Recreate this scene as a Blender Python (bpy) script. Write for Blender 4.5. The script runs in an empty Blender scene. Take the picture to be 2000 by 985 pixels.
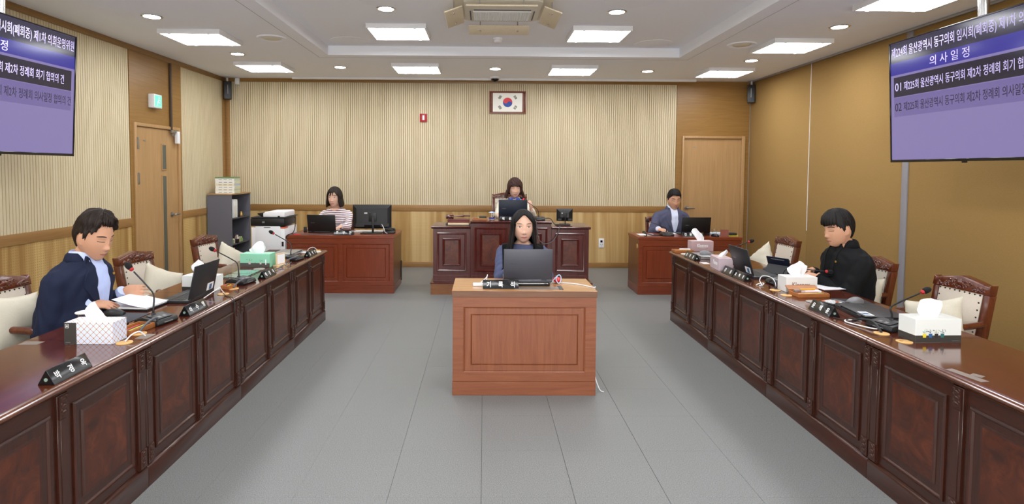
import bpy, bmesh, math, random
import numpy as np
from mathutils import Matrix, Vector, Euler
from mathutils.bvhtree import BVHTree

S = bpy.context.scene
C = S.collection
PI = math.pi
random.seed(7)

# ---------------------------------------------------------------- camera, world, exposure
cam = bpy.data.cameras.new('camera')
cam.sensor_width = 36.0
cam.lens = 36.0 * 1100.0 / 2000.0
cam.shift_x = (1000.0 - 955.0) / 2000.0
cam.shift_y = (380.0 - 492.5) / 2000.0
cam.clip_start = 0.05
camo = bpy.data.objects.new('camera', cam)
C.objects.link(camo)
_yaw, _pit, _rol = 0.009, 0.044, 0.006
fw = Vector((math.sin(_yaw) * math.cos(_pit), math.cos(_yaw) * math.cos(_pit), -math.sin(_pit)))
r0 = Vector((math.cos(_yaw), -math.sin(_yaw), 0))
u0 = r0.cross(fw)
rt = r0 * math.cos(_rol) + u0 * math.sin(_rol)
up = u0 * math.cos(_rol) - r0 * math.sin(_rol)
camo.matrix_world = Matrix(((rt.x, up.x, -fw.x, 0), (rt.y, up.y, -fw.y, 0), (rt.z, up.z, -fw.z, 1.58), (0, 0, 0, 1)))
S.camera = camo

W = bpy.data.worlds.new('world')
S.world = W
W.use_nodes = True
W.node_tree.nodes['Background'].inputs[0].default_value = (0.9, 0.95, 1.0, 1)
W.node_tree.nodes['Background'].inputs[1].default_value = 0.3

S.view_settings.view_transform = 'Standard'
S.view_settings.look = 'None'
S.view_settings.gamma = 1.0
S.view_settings.use_curve_mapping = False
S.view_settings.exposure = 0.80
S.cycles.use_denoising = True
S.cycles.max_bounces = 8
fl_ = bpy.data.lights.new('flash_bounce', 'AREA')      # the photographer's flash, bounced off the wall and ceiling behind the camera
fl_.shape = 'RECTANGLE'
fl_.size, fl_.size_y = 5.5, 1.6
fl_.energy = 150.0
fl_.color = (0.95, 0.97, 1.0)
flo_ = bpy.data.objects.new('flash_bounce', fl_)
C.objects.link(flo_)
flo_.location = (0.1, -1.45, 1.25)
flo_.rotation_euler = (math.radians(112), 0, 0)
PANEL_W = 10.5        # emission of the square ceiling panels
DOWN_W = 30.0        # emission of the round downlights

# ---------------------------------------------------------------- materials
def lin(c):
    if isinstance(c, str):
        c = [int(c[i:i + 2], 16) / 255 for i in (0, 2, 4)]
    return tuple((x / 12.92 if x <= 0.04045 else ((x + 0.055) / 1.055) ** 2.4) for x in c) + (1.0,)

class NT:
    def __init__(s, name):
        s.m = bpy.data.materials.new(name)
        s.m.use_nodes = True
        s.t = s.m.node_tree
        s.b = s.t.nodes['Principled BSDF']
    def n(s, typ, **k):
        nd = s.t.nodes.new(typ)
        for a, v in k.items():
            if a.startswith('i_'):
                key = a[2:].replace('_', ' ')
                nd.inputs[int(key) if key.isdigit() else key].default_value = v
            else:
                setattr(nd, a, v)
        return nd
    def l(s, a, b):
        s.t.links.new(a, b)
    def math(s, op, a, b=None):
        nd = s.n('ShaderNodeMath', operation=op)
        for i, v in enumerate((a, b)):
            if v is None:
                continue
            if isinstance(v, (int, float)):
                nd.inputs[i].default_value = v
            else:
                s.l(v, nd.inputs[i])
        return nd.outputs[0]
    def mix(s, fac, a, b):
        nd = s.n('ShaderNodeMix', data_type='RGBA')
        for inp, v in ((nd.inputs[0], fac), (nd.inputs[6], a), (nd.inputs[7], b)):
            if isinstance(v, (int, float, tuple)):
                inp.default_value = v
            else:
                s.l(v, inp)
        return nd.outputs[2]
    def coord(s, scale=(1, 1, 1)):
        tc = s.n('ShaderNodeTexCoord')
        mp = s.n('ShaderNodeMapping')
        mp.inputs['Scale'].default_value = scale
        s.l(tc.outputs['Object'], mp.inputs[0])
        return mp.outputs[0]
    def bump(s, h, st, dist=0.01):
        b = s.n('ShaderNodeBump')
        b.inputs['Strength'].default_value = st
        b.inputs['Distance'].default_value = dist
        s.l(h, b.inputs['Height'])
        s.l(b.outputs[0], s.b.inputs['Normal'])

def M_(name, c, rough=0.5, metal=0.0, var=0.0, vs=20.0, bump=0.0, bs=200.0, coat=0.0, trans=0.0, spec=0.5):
    t = NT(name)
    t.b.inputs['Base Color'].default_value = lin(c)
    t.b.inputs['Roughness'].default_value = rough
    t.b.inputs['Metallic'].default_value = metal
    t.b.inputs['Coat Weight'].default_value = coat
    t.b.inputs['Coat Roughness'].default_value = 0.08
    t.b.inputs['Transmission Weight'].default_value = trans
    t.b.inputs['Specular IOR Level'].default_value = spec
    if var > 0:
        co = t.coord()
        nz = t.n('ShaderNodeTexNoise', i_Scale=vs, i_Detail=4.0)
        t.l(co, nz.inputs['Vector'])
        a = lin(c)
        d = tuple(x * (1 - var) for x in a[:3]) + (1,)
        e = tuple(min(1, x * (1 + var)) for x in a[:3]) + (1,)
        t.l(t.mix(nz.outputs[0], d, e), t.b.inputs['Base Color'])
    if bump > 0:
        co = t.coord()
        nz = t.n('ShaderNodeTexNoise', i_Scale=bs, i_Detail=3.0)
        t.l(co, nz.inputs['Vector'])
        t.bump(nz.outputs[0], bump, 0.002)
    return t.m

def EM_(name, c, st, gloss=False):
    t = NT(name)
    t.b.inputs['Base Color'].default_value = (0.01, 0.01, 0.012, 1) if gloss else lin(c)
    t.b.inputs['Roughness'].default_value = 0.12 if gloss else 0.5
    t.b.inputs['Emission Color'].default_value = lin(c)
    t.b.inputs['Emission Strength'].default_value = st
    return t.m

def WOOD(name, c1, c2, scale=(3, 3, 40), rough=0.35, coat=0.0, dist=1.5, amt=1.0, blot=0.0):
    """straight wood grain: noise stretched along the axis whose scale is small"""
    t = NT(name)
    co = t.coord(scale)
    nz = t.n('ShaderNodeTexNoise', i_Scale=1.0, i_Detail=6.0, i_Roughness=0.6, i_Distortion=dist)
    t.l(co, nz.inputs['Vector'])
    rp = t.n('ShaderNodeValToRGB')
    rp.color_ramp.elements[0].position = 0.32
    rp.color_ramp.elements[1].position = 0.70
    rp.color_ramp.elements[0].color = lin(c1)
    rp.color_ramp.elements[1].color = lin(c2)
    t.l(nz.outputs[0], rp.inputs[0])
    col = rp.outputs[0]
    if blot > 0:
        co2 = t.coord((1, 1, 1))
        n2 = t.n('ShaderNodeTexNoise', i_Scale=5.0, i_Detail=2.0)
        t.l(co2, n2.inputs['Vector'])
        col = t.mix(t.math('MULTIPLY', n2.outputs[0], blot), col, lin(c1))
    t.l(col, t.b.inputs['Base Color'])
    t.b.inputs['Roughness'].default_value = rough
    t.b.inputs['Coat Weight'].default_value = coat
    t.b.inputs['Coat Roughness'].default_value = 0.1
    t.bump(nz.outputs[0], 0.05, 0.002)
    return t.m

def BURL(name, c1, c2, c3):
    t = NT(name)
    co = t.coord((1, 1, 1))
    nz = t.n('ShaderNodeTexNoise', i_Scale=9.0, i_Detail=8.0, i_Roughness=0.65, i_Distortion=1.2)
    t.l(co, nz.inputs['Vector'])
    rp = t.n('ShaderNodeValToRGB')
    rp.color_ramp.elements[0].position = 0.35
    rp.color_ramp.elements[1].position = 0.72
    rp.color_ramp.elements[0].color = lin(c1)
    rp.color_ramp.elements[1].color = lin(c3)
    e = rp.color_ramp.elements.new(0.52)
    e.color = lin(c2)
    t.l(nz.outputs[0], rp.inputs[0])
    t.l(rp.outputs[0], t.b.inputs['Base Color'])
    t.b.inputs['Roughness'].default_value = 0.32
    t.b.inputs['Coat Weight'].default_value = 0.12
    t.b.inputs['Coat Roughness'].default_value = 0.12
    return t.m

def PERF(name, c1, c2, hole, ax):
    """light oak board with long soft figure and a grid of small punched holes; ax = horizontal axis of the wall"""
    t = NT(name)
    sc = {'x': (5.5, 1, 0.22), 'y': (1, 5.5, 0.22)}[ax]
    co = t.coord(sc)
    nz = t.n('ShaderNodeTexNoise', i_Scale=1.0, i_Detail=4.0, i_Distortion=1.0)
    t.l(co, nz.inputs['Vector'])
    rp = t.n('ShaderNodeValToRGB')
    rp.color_ramp.elements[0].position = 0.38
    rp.color_ramp.elements[1].position = 0.62
    rp.color_ramp.elements[0].color = lin(c1)
    rp.color_ramp.elements[1].color = lin(c2)
    t.l(nz.outputs[0], rp.inputs[0])
    tc = t.n('ShaderNodeTexCoord')
    sp = t.n('ShaderNodeSeparateXYZ')
    t.l(tc.outputs['Object'], sp.inputs[0])
    u = t.math('SUBTRACT', t.math('FRACT', t.math('MULTIPLY', sp.outputs['X' if ax == 'x' else 'Y'], 42.0)), 0.5)
    v = t.math('SUBTRACT', t.math('FRACT', t.math('MULTIPLY', sp.outputs['Z'], 42.0)), 0.5)
    d = t.math('ADD', t.math('MULTIPLY', u, u), t.math('MULTIPLY', v, v))
    h = t.math('MULTIPLY', t.math('LESS_THAN', d, 0.04), 0.75)
    t.l(t.mix(h, rp.outputs[0], lin(hole)), t.b.inputs['Base Color'])
    t.b.inputs['Roughness'].default_value = 0.55
    return t.m

def SPECK(name, c1, c2, scale, rough, bump=0.3):
    t = NT(name)
    co = t.coord()
    nz = t.n('ShaderNodeTexNoise', i_Scale=scale, i_Detail=3.0, i_Roughness=0.8)
    t.l(co, nz.inputs['Vector'])
    rp = t.n('ShaderNodeValToRGB')
    rp.color_ramp.elements[0].position = 0.36
    rp.color_ramp.elements[1].position = 0.64
    rp.color_ramp.elements[0].color = lin(c1)
    rp.color_ramp.elements[1].color = lin(c2)
    t.l(nz.outputs[0], rp.inputs[0])
    t.l(rp.outputs[0], t.b.inputs['Base Color'])
    t.b.inputs['Roughness'].default_value = rough
    t.bump(nz.outputs[0], bump, 0.002)
    return t.m

def FABRIC(name, c1, c2, sc=(60, 60, 260), rough=0.9):
    t = NT(name)
    co = t.coord(sc)
    nz = t.n('ShaderNodeTexNoise', i_Scale=1.0, i_Detail=3.0, i_Roughness=0.7)
    t.l(co, nz.inputs['Vector'])
    t.l(t.mix(nz.outputs[0], lin(c1), lin(c2)), t.b.inputs['Base Color'])
    t.b.inputs['Roughness'].default_value = rough
    t.b.inputs['Specular IOR Level'].default_value = 0.2
    t.bump(nz.outputs[0], 0.25, 0.002)
    return t.m

def LATTICE(name, ground, line, dot, k, top=False):
    t = NT(name)
    tc = t.n('ShaderNodeTexCoord')
    sp = t.n('ShaderNodeSeparateXYZ')
    t.l(tc.outputs['Object'], sp.inputs[0])
    u = sp.outputs['X'] if top else t.math('ADD', sp.outputs['X'], sp.outputs['Y'])
    v = sp.outputs['Y'] if top else sp.outputs['Z']
    a = t.math('ABSOLUTE', t.math('SUBTRACT', t.math('FRACT', t.math('MULTIPLY', t.math('ADD', u, v), k)), 0.5))
    b = t.math('ABSOLUTE', t.math('SUBTRACT', t.math('FRACT', t.math('MULTIPLY', t.math('SUBTRACT', u, v), k)), 0.5))
    ln = t.math('GREATER_THAN', t.math('MAXIMUM', a, b), 0.44)
    dt = t.math('GREATER_THAN', t.math('MINIMUM', a, b), 0.42)
    c = t.mix(ln, lin(ground), lin(line))
    t.l(t.mix(dt, c, lin(dot)), t.b.inputs['Base Color'])
    t.b.inputs['Roughness'].default_value = 0.35
    return t.m

def STRIPES(name, c1, c2, k, frac):
    t = NT(name)
    tc = t.n('ShaderNodeTexCoord')
    sp = t.n('ShaderNodeSeparateXYZ')
    t.l(tc.outputs['Object'], sp.inputs[0])
    nz = t.n('ShaderNodeTexNoise', i_Scale=6.0)
    t.l(tc.outputs['Object'], nz.inputs['Vector'])
    z = t.math('ADD', sp.outputs['Z'], t.math('MULTIPLY', nz.outputs[0], 0.02))
    f = t.math('LESS_THAN', t.math('FRACT', t.math('MULTIPLY', z, k)), frac)
    t.l(t.mix(f, lin(c1), lin(c2)), t.b.inputs['Base Color'])
    t.b.inputs['Roughness'].default_value = 0.85
    return t.m

def HAIR(name, c):
    t = NT(name)
    co = t.coord((130, 130, 9))
    nz = t.n('ShaderNodeTexNoise', i_Scale=1.0, i_Detail=4.0, i_Roughness=0.7)
    t.l(co, nz.inputs['Vector'])
    a = lin(c)
    t.l(t.mix(nz.outputs[0], tuple(x * 0.45 for x in a[:3]) + (1,), tuple(x * 1.55 for x in a[:3]) + (1,)), t.b.inputs['Base Color'])
    t.b.inputs['Roughness'].default_value = 0.55
    t.b.inputs['Specular IOR Level'].default_value = 0.3
    t.bump(nz.outputs[0], 0.6, 0.004)
    return t.m

def SKIN(name, c, blush):
    t = NT(name)
    co = t.coord()
    nz = t.n('ShaderNodeTexNoise', i_Scale=14.0, i_Detail=3.0)
    t.l(co, nz.inputs['Vector'])
    t.l(t.mix(t.math('MULTIPLY', nz.outputs[0], 0.7), lin(c), lin(blush)), t.b.inputs['Base Color'])
    t.b.inputs['Roughness'].default_value = 0.55
    t.b.inputs['Specular IOR Level'].default_value = 0.35
    t.b.inputs['Subsurface Weight'].default_value = 0.12
    t.b.inputs['Subsurface Radius'].default_value = (0.012, 0.005, 0.003)
    t.b.inputs['Subsurface Scale'].default_value = 1.0
    return t.m

mt = {}
mt['ceil'] = M_('ceiling_paint', 'eceef4', 0.9)
mt['ceil_edge'] = M_('ceiling_edge_paint', 'eceef4', 0.8)
mt['slat'] = WOOD('beige_slat', 'cbbb99', 'd5c7a8', (6, 6, 0.6), 0.6)
mt['slat_gap'] = M_('slat_gap', '8a775a', 0.9)
mt['oak'] = WOOD('oak_trim', '90683a', 'a07a48', (2, 2, 40), 0.45, blot=0.3)
mt['oak_dark'] = WOOD('oak_wall_veneer', '86612f', '96713c', (1.5, 1.5, 35), 0.4)
mt['oak_door'] = WOOD('oak_door', 'a58155', 'b48f62', (25, 25, 1.2), 0.45)
mt['perf_x'] = PERF('perforated_oak_back', 'aa8348', 'd0b27c', 'a07c48', 'x')
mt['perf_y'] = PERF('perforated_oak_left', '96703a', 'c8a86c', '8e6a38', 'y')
mt['fabric_wall'] = FABRIC('ochre_wall_fabric', '8c6d40', 'ab8b56', (120, 90, 500))
mt['alu'] = M_('aluminium', 'a8a6a8', 0.4, 0.6)
mt['grey_post'] = M_('grey_post', '908d92', 0.5)
mt['floor'] = SPECK('grey_carpet_tile', '5c5d5c', '8b8c8b', 210.0, 0.5, 0.3)
mt['floor_base'] = M_('floor_base', '4a4a48', 0.9)
mt['mahog'] = WOOD('dark_mahogany', '2f140b', '462012', (6, 6, 40), 0.3, 0.25, blot=0.4)
mt['mahog_v'] = WOOD('dark_mahogany_upright', '2f140b', '462012', (40, 40, 3), 0.3, 0.25, blot=0.4)
mt['mahog_top'] = WOOD('mahogany_top', '431a0f', '5e2a18', (3, 40, 40), 0.14, 0.5, blot=0.3)
mt['mahog_edge'] = WOOD('mahogany_edge', '4c2614', '66381f', (3, 40, 40), 0.2, 0.4)
mt['burl'] = BURL('mahogany_burl', '32140a', '4d210e', '68321a')
mt['rosew'] = WOOD('rosewood', '43140f', '5a1e17', (40, 40, 4), 0.18, 0.5)
mt['rosew_burl'] = BURL('rosewood_burl', '421a10', '582514', '6a321c')
mt['cherry'] = WOOD('red_cherry', '6a2c16', '80391e', (30, 30, 2.5), 0.3, 0.2, blot=0.25)
mt['cherry_h'] = WOOD('red_cherry_cross', '6a2c16', '80391e', (2.5, 30, 30), 0.3, 0.2)
mt['cherry_side'] = WOOD('brown_cherry_side', '5c3218', '6e3f20', (30, 30, 2.5), 0.35, 0.1)
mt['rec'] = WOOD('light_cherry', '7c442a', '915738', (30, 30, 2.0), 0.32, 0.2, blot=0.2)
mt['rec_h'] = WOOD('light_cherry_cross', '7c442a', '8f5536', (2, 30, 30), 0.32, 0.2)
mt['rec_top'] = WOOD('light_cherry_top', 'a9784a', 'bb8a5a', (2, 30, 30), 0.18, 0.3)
mt['rec_edge'] = WOOD('walnut_edge', '6a4530', '785038', (2, 30, 30), 0.3, 0.2)
mt['chairwood'] = WOOD('chair_wood', '4a1d10', '65301a', (30, 30, 4), 0.22, 0.4)
mt['cream'] = FABRIC('cream_upholstery', 'c6bbac', 'd6ccbf', (150, 150, 150))
mt['cushion'] = FABRIC('ivory_cushion', 'c2bba8', 'd0c9b8', (120, 120, 120))
mt['nail'] = M_('dark_nail', '2c201c', 0.35, 0.8)
mt['black'] = M_('black_plastic', '0e0e10', 0.42)
mt['black_gloss'] = M_('black_gloss', '08080a', 0.12)
mt['dgrey'] = M_('dark_grey_plastic', '232428', 0.45)
mt['grey_lap'] = M_('graphite_aluminium', '4a4a52', 0.42, 0.35)
mt['navy_lap'] = M_('navy_aluminium', '141c2e', 0.4, 0.2)
mt['silver'] = M_('silver_aluminium', 'a9a8a8', 0.3, 0.7)
mt['mid_grey'] = M_('mid_grey_plastic', '77787c', 0.4)
mt['white'] = M_('white_plastic', 'e6e6e8', 0.4)
mt['paper'] = M_('white_paper', 'eeeef2', 0.8)
mt['tissue'] = M_('white_tissue', 'f4f5f8', 0.9)
mt['red'] = M_('red_plastic', 'c8141e', 0.4)
mt['redring'] = M_('red_ring', 'a81420', 0.4)
mt['redglow'] = EM_('red_glow', 'ff2030', 1.5)
mt['foam'] = M_('black_foam', '0c0c0d', 0.95)
mt['chrome'] = M_('chrome', 'c8c8c8', 0.2, 1.0)
mt['steel'] = M_('brushed_steel', '9b9a98', 0.35, 0.9)
mt['grommet'] = M_('tan_grommet', 'd3a869', 0.5)
mt['tray'] = WOOD('tray_wood', '96582a', 'b0713c', (4, 30, 30), 0.4)
mt['tape'] = M_('grey_tape', '7a6f66', 0.5)
mt['plate'] = M_('plate_black', '101012', 0.22)
mt['emblem'] = M_('emblem_silver', 'a8c8b8', 0.3, 0.6)
mt['letter'] = M_('white_letter', 'f0f0f0', 0.5)
mt['cable_w'] = M_('white_cable', 'e8e8ea', 0.5)
mt['cable_g'] = M_('grey_cable', '55575c', 0.5)
mt['cable_b'] = M_('black_cable', '161617', 0.5)
mt['shelf'] = M_('charcoal_board', '66666f', 0.6, var=0.1, vs=150)
mt['shelf_in'] = M_('charcoal_board_inner', '52545c', 0.6)
mt['glass'] = M_('clear_glass', 'ffffff', 0.02, trans=1.0)
mt['dark_glass'] = M_('dark_door_glass', '565a52', 0.12)
mt['diff'] = EM_('panel_diffuser', 'f8fbff', PANEL_W)
mt['down'] = EM_('downlight_lens', 'fffaf0', DOWN_W)
mt['ac'] = M_('ac_beige', 'd6cfbf', 0.5)
mt['ac_grill'] = M_('ac_grill', 'e4e4e0', 0.5)
mt['defl'] = WOOD('deflector_board', 'd0c2a6', 'ddd0b6', (60, 60, 60), 0.5)
mt['skin_m'] = SKIN('skin_tan', 'cb9d80', 'bb8468')
mt['skin_f'] = SKIN('skin_fair', 'e2bba4', 'd3a08a')
mt['lip_m'] = M_('lips_muted', 'a56b5e', 0.45)
mt['lip_f'] = M_('lips_rose', 'c4747a', 0.4)
mt['hair'] = HAIR('black_hair', '14100f')
mt['hair_d'] = HAIR('dark_brown_hair', '241913')
mt['hair_b'] = HAIR('brown_hair', '3f2620')
mt['eye_w'] = M_('eye_white', 'e6dcd8', 0.3)
mt['iris'] = M_('dark_iris', '1c100c', 0.2)
mt['lash'] = M_('lash_line', '1d1512', 0.6)
mt['brow'] = M_('eyebrow', '33241d', 0.8)
mt['navy'] = M_('navy_suit', '1c2238', 0.85, var=0.12, vs=120, bump=0.3, bs=500, spec=0.2)
mt['blazer'] = M_('slate_blazer', '505269', 0.85, var=0.18, vs=180, bump=0.3, bs=500, spec=0.2)
mt['blackj'] = M_('black_jacket', '131416', 0.85, var=0.15, vs=150, bump=0.3, bs=500, spec=0.2)
mt['blacks'] = M_('black_shirt', '0c0c0e', 0.9, spec=0.2)
mt['shirt'] = M_('pale_blue_shirt', 'b9c6ee', 0.8, spec=0.2)
mt['shirt_w'] = M_('white_shirt', 'd9e0f6', 0.8, spec=0.2)
mt['ivoryj'] = M_('ivory_jacket', 'e2dccb', 0.85, var=0.04, vs=60, bump=0.3, bs=300, spec=0.2)
mt['bluec'] = M_('blue_blouse', '3f5fc0', 0.7, spec=0.2)
mt['stripe'] = STRIPES('burgundy_stripes', 'e9e4e6', '6e3440', 40.0, 0.36)
mt['denim'] = M_('grey_blue_sweater', '565c7a', 0.9, var=0.15, vs=25, bump=0.4, bs=60, spec=0.2)
mt['vest'] = M_('black_vest', '0e0e10', 0.9, spec=0.2)
mt['trous'] = M_('dark_trousers', '1a1c22', 0.85, spec=0.2)
mt['shoe'] = M_('black_shoe', '0e0e0e', 0.3)
mt['gold'] = M_('gold_badge', 'd8a84a', 0.3, 0.8)

# ---------------------------------------------------------------- mesh builder
class MB:
    def __init__(s, M=None):
        s.v, s.f, s.mi = [], [], []
        s.M = M
    def add(s, vs, fs, m=0):
        o = len(s.v)
        if s.M is not None:
            vs = [s.M @ Vector(p) for p in vs]
        s.v += [tuple(p) for p in vs]
        s.f += [tuple(i + o for i in f) for f in fs]
        s.mi += [m] * len(fs)
        return s
    def box(s, x0, x1, y0, y1, z0, z1, m=0):
        return s.add([(x0, y0, z0), (x1, y0, z0), (x1, y1, z0), (x0, y1, z0), (x0, y0, z1), (x1, y0, z1), (x1, y1, z1), (x0, y1, z1)],
                     [(0, 3, 2, 1), (4, 5, 6, 7), (0, 1, 5, 4), (1, 2, 6, 5), (2, 3, 7, 6), (3, 0, 4, 7)], m)
    def loft(s, rings, m=0, cap=True, closed=True, capm=None):
        n = len(rings[0])
        vs = [p for r in rings for p in r]
        fs = []
        for i in range(len(rings) - 1):
            for j in range(n if closed else n - 1):
                k = (j + 1) % n
                fs.append((i * n + j, i * n + k, (i + 1) * n + k, (i + 1) * n + j))
        s.add(vs, fs, m)
        if cap:
            o = len(s.v) - len(vs)
            s.f.append(tuple(o + j for j in reversed(range(n))))
            s.f.append(tuple(o + (len(rings) - 1) * n + j for j in range(n)))
            s.mi += [m if capm is None else capm] * 2
        return s
    def cyl(s, c, r, h, n=20, axis='z', r2=None, m=0):
        r2 = r if r2 is None else r2
        R = []
        for t, q in ((0, r), (1, r2)):
            ring = []
            for j in range(n):
                a = 2 * PI * j / n
                p, w, d = q * math.cos(a), q * math.sin(a), h * t
                ring.append({'z': (c[0] + p, c[1] + w, c[2] + d), 'x': (c[0] + d, c[1] + p, c[2] + w), 'y': (c[0] + w, c[1] + d, c[2] + p)}[axis])
            R.append(ring)
        return s.loft(R, m)
    def lathe(s, prof, c=(0, 0, 0), n=24, m=0, cap=True):
        return s.loft([[(c[0] + r * math.cos(2 * PI * j / n), c[1] + r * math.sin(2 * PI * j / n), c[2] + z) for j in range(n)] for r, z in prof], m, cap)
    def tube(s, pts, r, n=8, m=0, smooth=0):
        pts = [Vector(p) for p in pts]
        rr = list(r) if isinstance(r, (list, tuple)) else [r] * len(pts)
        if smooth:
            pts, rr = catmull(pts, rr, smooth)
        rings = []
        t0 = (pts[1] - pts[0]).normalized()
        u = t0.orthogonal().normalized()
        for i, p in enumerate(pts):
            t = (pts[min(i + 1, len(pts) - 1)] - pts[max(i - 1, 0)]).normalized()
            u = (u - t * u.dot(t)).normalized()
            w = t.cross(u)
            rings.append([p + (u * math.cos(2 * PI * j / n) + w * math.sin(2 * PI * j / n)) * rr[i] for j in range(n)])
        return s.loft(rings, m)
    def ell(s, c, r, n=16, k=10, m=0, rot=None):
        rings = []
        for i in range(k + 1):
            e = -PI / 2 + PI * (0.02 + 0.96 * i / k)
            ring = []
            for j in range(n):
                a = 2 * PI * j / n
                p = Vector((r[0] * math.cos(a) * math.cos(e), r[1] * math.sin(a) * math.cos(e), r[2] * math.sin(e)))
                if rot is not None:
                    p = rot @ p
                ring.append(p + Vector(c))
            rings.append(ring)
        return s.loft(rings, m)
    def prism(s, poly, ax, d0, d1, m=0):
        """poly in the plane normal to ax: x -> (y,z), y -> (x,z), z -> (x,y)"""
        f = {'x': lambda a, b, d: (d, a, b), 'y': lambda a, b, d: (a, d, b), 'z': lambda a, b, d: (a, b, d)}[ax]
        return s.loft([[f(a, b, d0) for a, b in poly], [f(a, b, d1) for a, b in poly]], m)
    def rects(s, x0, x1, z0, z1, y, steps, mats=None, capm=0):
        """stepped rectangular moulding facing -y: steps of (inset, height proud of y)"""
        rings = [[(x0 + i, y - d, z0 + i), (x1 - i, y - d, z0 + i), (x1 - i, y - d, z1 - i), (x0 + i, y - d, z1 - i)] for i, d in steps]
        for k in range(len(rings) - 1):
            s.loft([rings[k], rings[k + 1]], (mats[k] if mats else 0), cap=False)
        return s.add(rings[-1], [(0, 1, 2, 3)], capm)
    def mesh(s, name, mats, bevel=0.0, seg=2, angle=38):
        me = bpy.data.meshes.new(name)
        me.from_pydata(s.v, [], s.f)
        for m in mats:
            me.materials.append(m)
        me.polygons.foreach_set('material_index', s.mi)
        bm = bmesh.new()
        bm.from_mesh(me)
        bmesh.ops.recalc_face_normals(bm, faces=bm.faces)
        if bevel > 0:
            es = [e for e in bm.edges if len(e.link_faces) == 2 and e.calc_face_angle(0) > 0.5]
            bmesh.ops.bevel(bm, geom=es, offset=bevel, segments=seg, profile=0.5, affect='EDGES', clamp_overlap=True)
        bm.to_mesh(me)
        bm.free()
        me.shade_smooth()
        me.set_sharp_from_angle(angle=math.radians(angle))
        me.update()
        return me
    def obj(s, name, mats, parent=None, bevel=0.0, seg=2, angle=38, label=None, kind=None):
        if not isinstance(mats, (list, tuple)):
            mats = [mats]
        return link(name, s.mesh(name, mats, bevel, seg, angle), parent, label, kind)

def link(name, me, parent=None, label=None, kind=None):
    o = bpy.data.objects.new(name, me)
    C.objects.link(o)
    if parent is not None:
        o.parent = parent
    if label:
        o['label'] = label
    if kind:
        o['kind'] = kind
    return o

def catmull(pts, rr, k):
    P, R = [], []
    n = len(pts)
    for i in range(n - 1):
        a, b, c, d = pts[max(i - 1, 0)], pts[i], pts[i + 1], pts[min(i + 2, n - 1)]
        for j in range(k):
            t = j / k
            P.append(0.5 * ((2 * b) + (c - a) * t + (2 * a - 5 * b + 4 * c - d) * t * t + (3 * b - a - 3 * c + d) * t ** 3))
            R.append(rr[i] + (rr[i + 1] - rr[i]) * t)
    P.append(pts[-1])
    R.append(rr[-1])
    return P, R

def tag(o, label, cat, group=None):
    o['label'] = label
    o['category'] = cat
    if group:
        o['group'] = group
    return o

def thing(name, label, cat, loc=(0, 0, 0), rz=0.0, group=None):
    o = bpy.data.objects.new(name, None)
    o.empty_display_size = 0.1
    C.objects.link(o)
    o.location = loc
    o.rotation_euler = (0, 0, rz)
    return tag(o, label, cat, group)

def kids(o):
    return [c for c in bpy.data.objects if c.parent is o]

def dup(root, loc, rz=0.0, label=None, group=None):
    r = root.copy()
    C.objects.link(r)
    r.location = loc
    r.rotation_euler = (0, 0, rz)
    if label:
        r['label'] = label
    if group:
        r['group'] = group
    for ch in kids(root):
        c = ch.copy()
        C.objects.link(c)
        c.parent = r
        for g in kids(ch):
            d = g.copy()
            C.objects.link(d)
            d.parent = c
    return r

def struct(o):
    o['kind'] = 'structure'
    return o

TMP = bpy.data.scenes.new('scratch')      # modifiers and letters are evaluated here, then the scratch scene is removed
def baked(o):
    TMP.collection.objects.link(o)
    with bpy.context.temp_override(scene=TMP, view_layer=TMP.view_layers[0]):
        dg = bpy.context.evaluated_depsgraph_get()
        me = bpy.data.meshes.new_from_object(o.evaluated_get(dg))
    bpy.data.objects.remove(o)
    return me

_txt = {}
def text_mesh(body, size, bold=0.0, ext=0.0004):
    key = (body, size, bold, ext)
    if key in _txt:
        return _txt[key]
    cu = bpy.data.curves.new('t', 'FONT')
    cu.body = body
    cu.size = size
    cu.align_x = 'CENTER'
    cu.align_y = 'CENTER'
    cu.offset = bold
    cu.extrude = ext
    cu.resolution_u = 3
    o = bpy.data.objects.new('t', cu)
    me = baked(o)
    _txt[key] = me
    return me

def lettering(body, size, mat, parent, M, bold=0.0, fit=None, name='lettering', sx=1.0):
    """flat letters; M places the local xy plane of the text (x right, y up, z out)"""
    me = text_mesh(body, size, bold).copy()
    me.materials.clear()
    me.materials.append(mat)
    xs = [v.co.x for v in me.vertices]
    ys = [v.co.y for v in me.vertices]
    if xs:
        w = max(xs) - min(xs)
        cx, cy = (max(xs) + min(xs)) / 2, (max(ys) + min(ys)) / 2
        k = (fit / w) if fit else sx
        me.transform(M @ Matrix.Diagonal((k, 1, 1, 1)) @ Matrix.Translation((-cx, -cy, 0)))
    return link(name, me, parent)

def face_y(x, y, z):
    """matrix for text standing on a face that looks towards -y"""
    return Matrix.Translation((x, y, z)) @ Matrix.Rotation(PI / 2, 4, 'X')

def grid_patch(fn, nu, nv):
    vs = [fn(i / nu, j / nv) for j in range(nv + 1) for i in range(nu + 1)]
    fs = [(j * (nu + 1) + i, j * (nu + 1) + i + 1, (j + 1) * (nu + 1) + i + 1, (j + 1) * (nu + 1) + i) for j in range(nv) for i in range(nu)]
    return vs, fs
# ---------------------------------------------------------------- the room
XL, XR, YB, ZC, ZT, YF = -4.13, 4.28, 9.06, 3.01, 3.125, -1.6
T = 0.12

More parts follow.
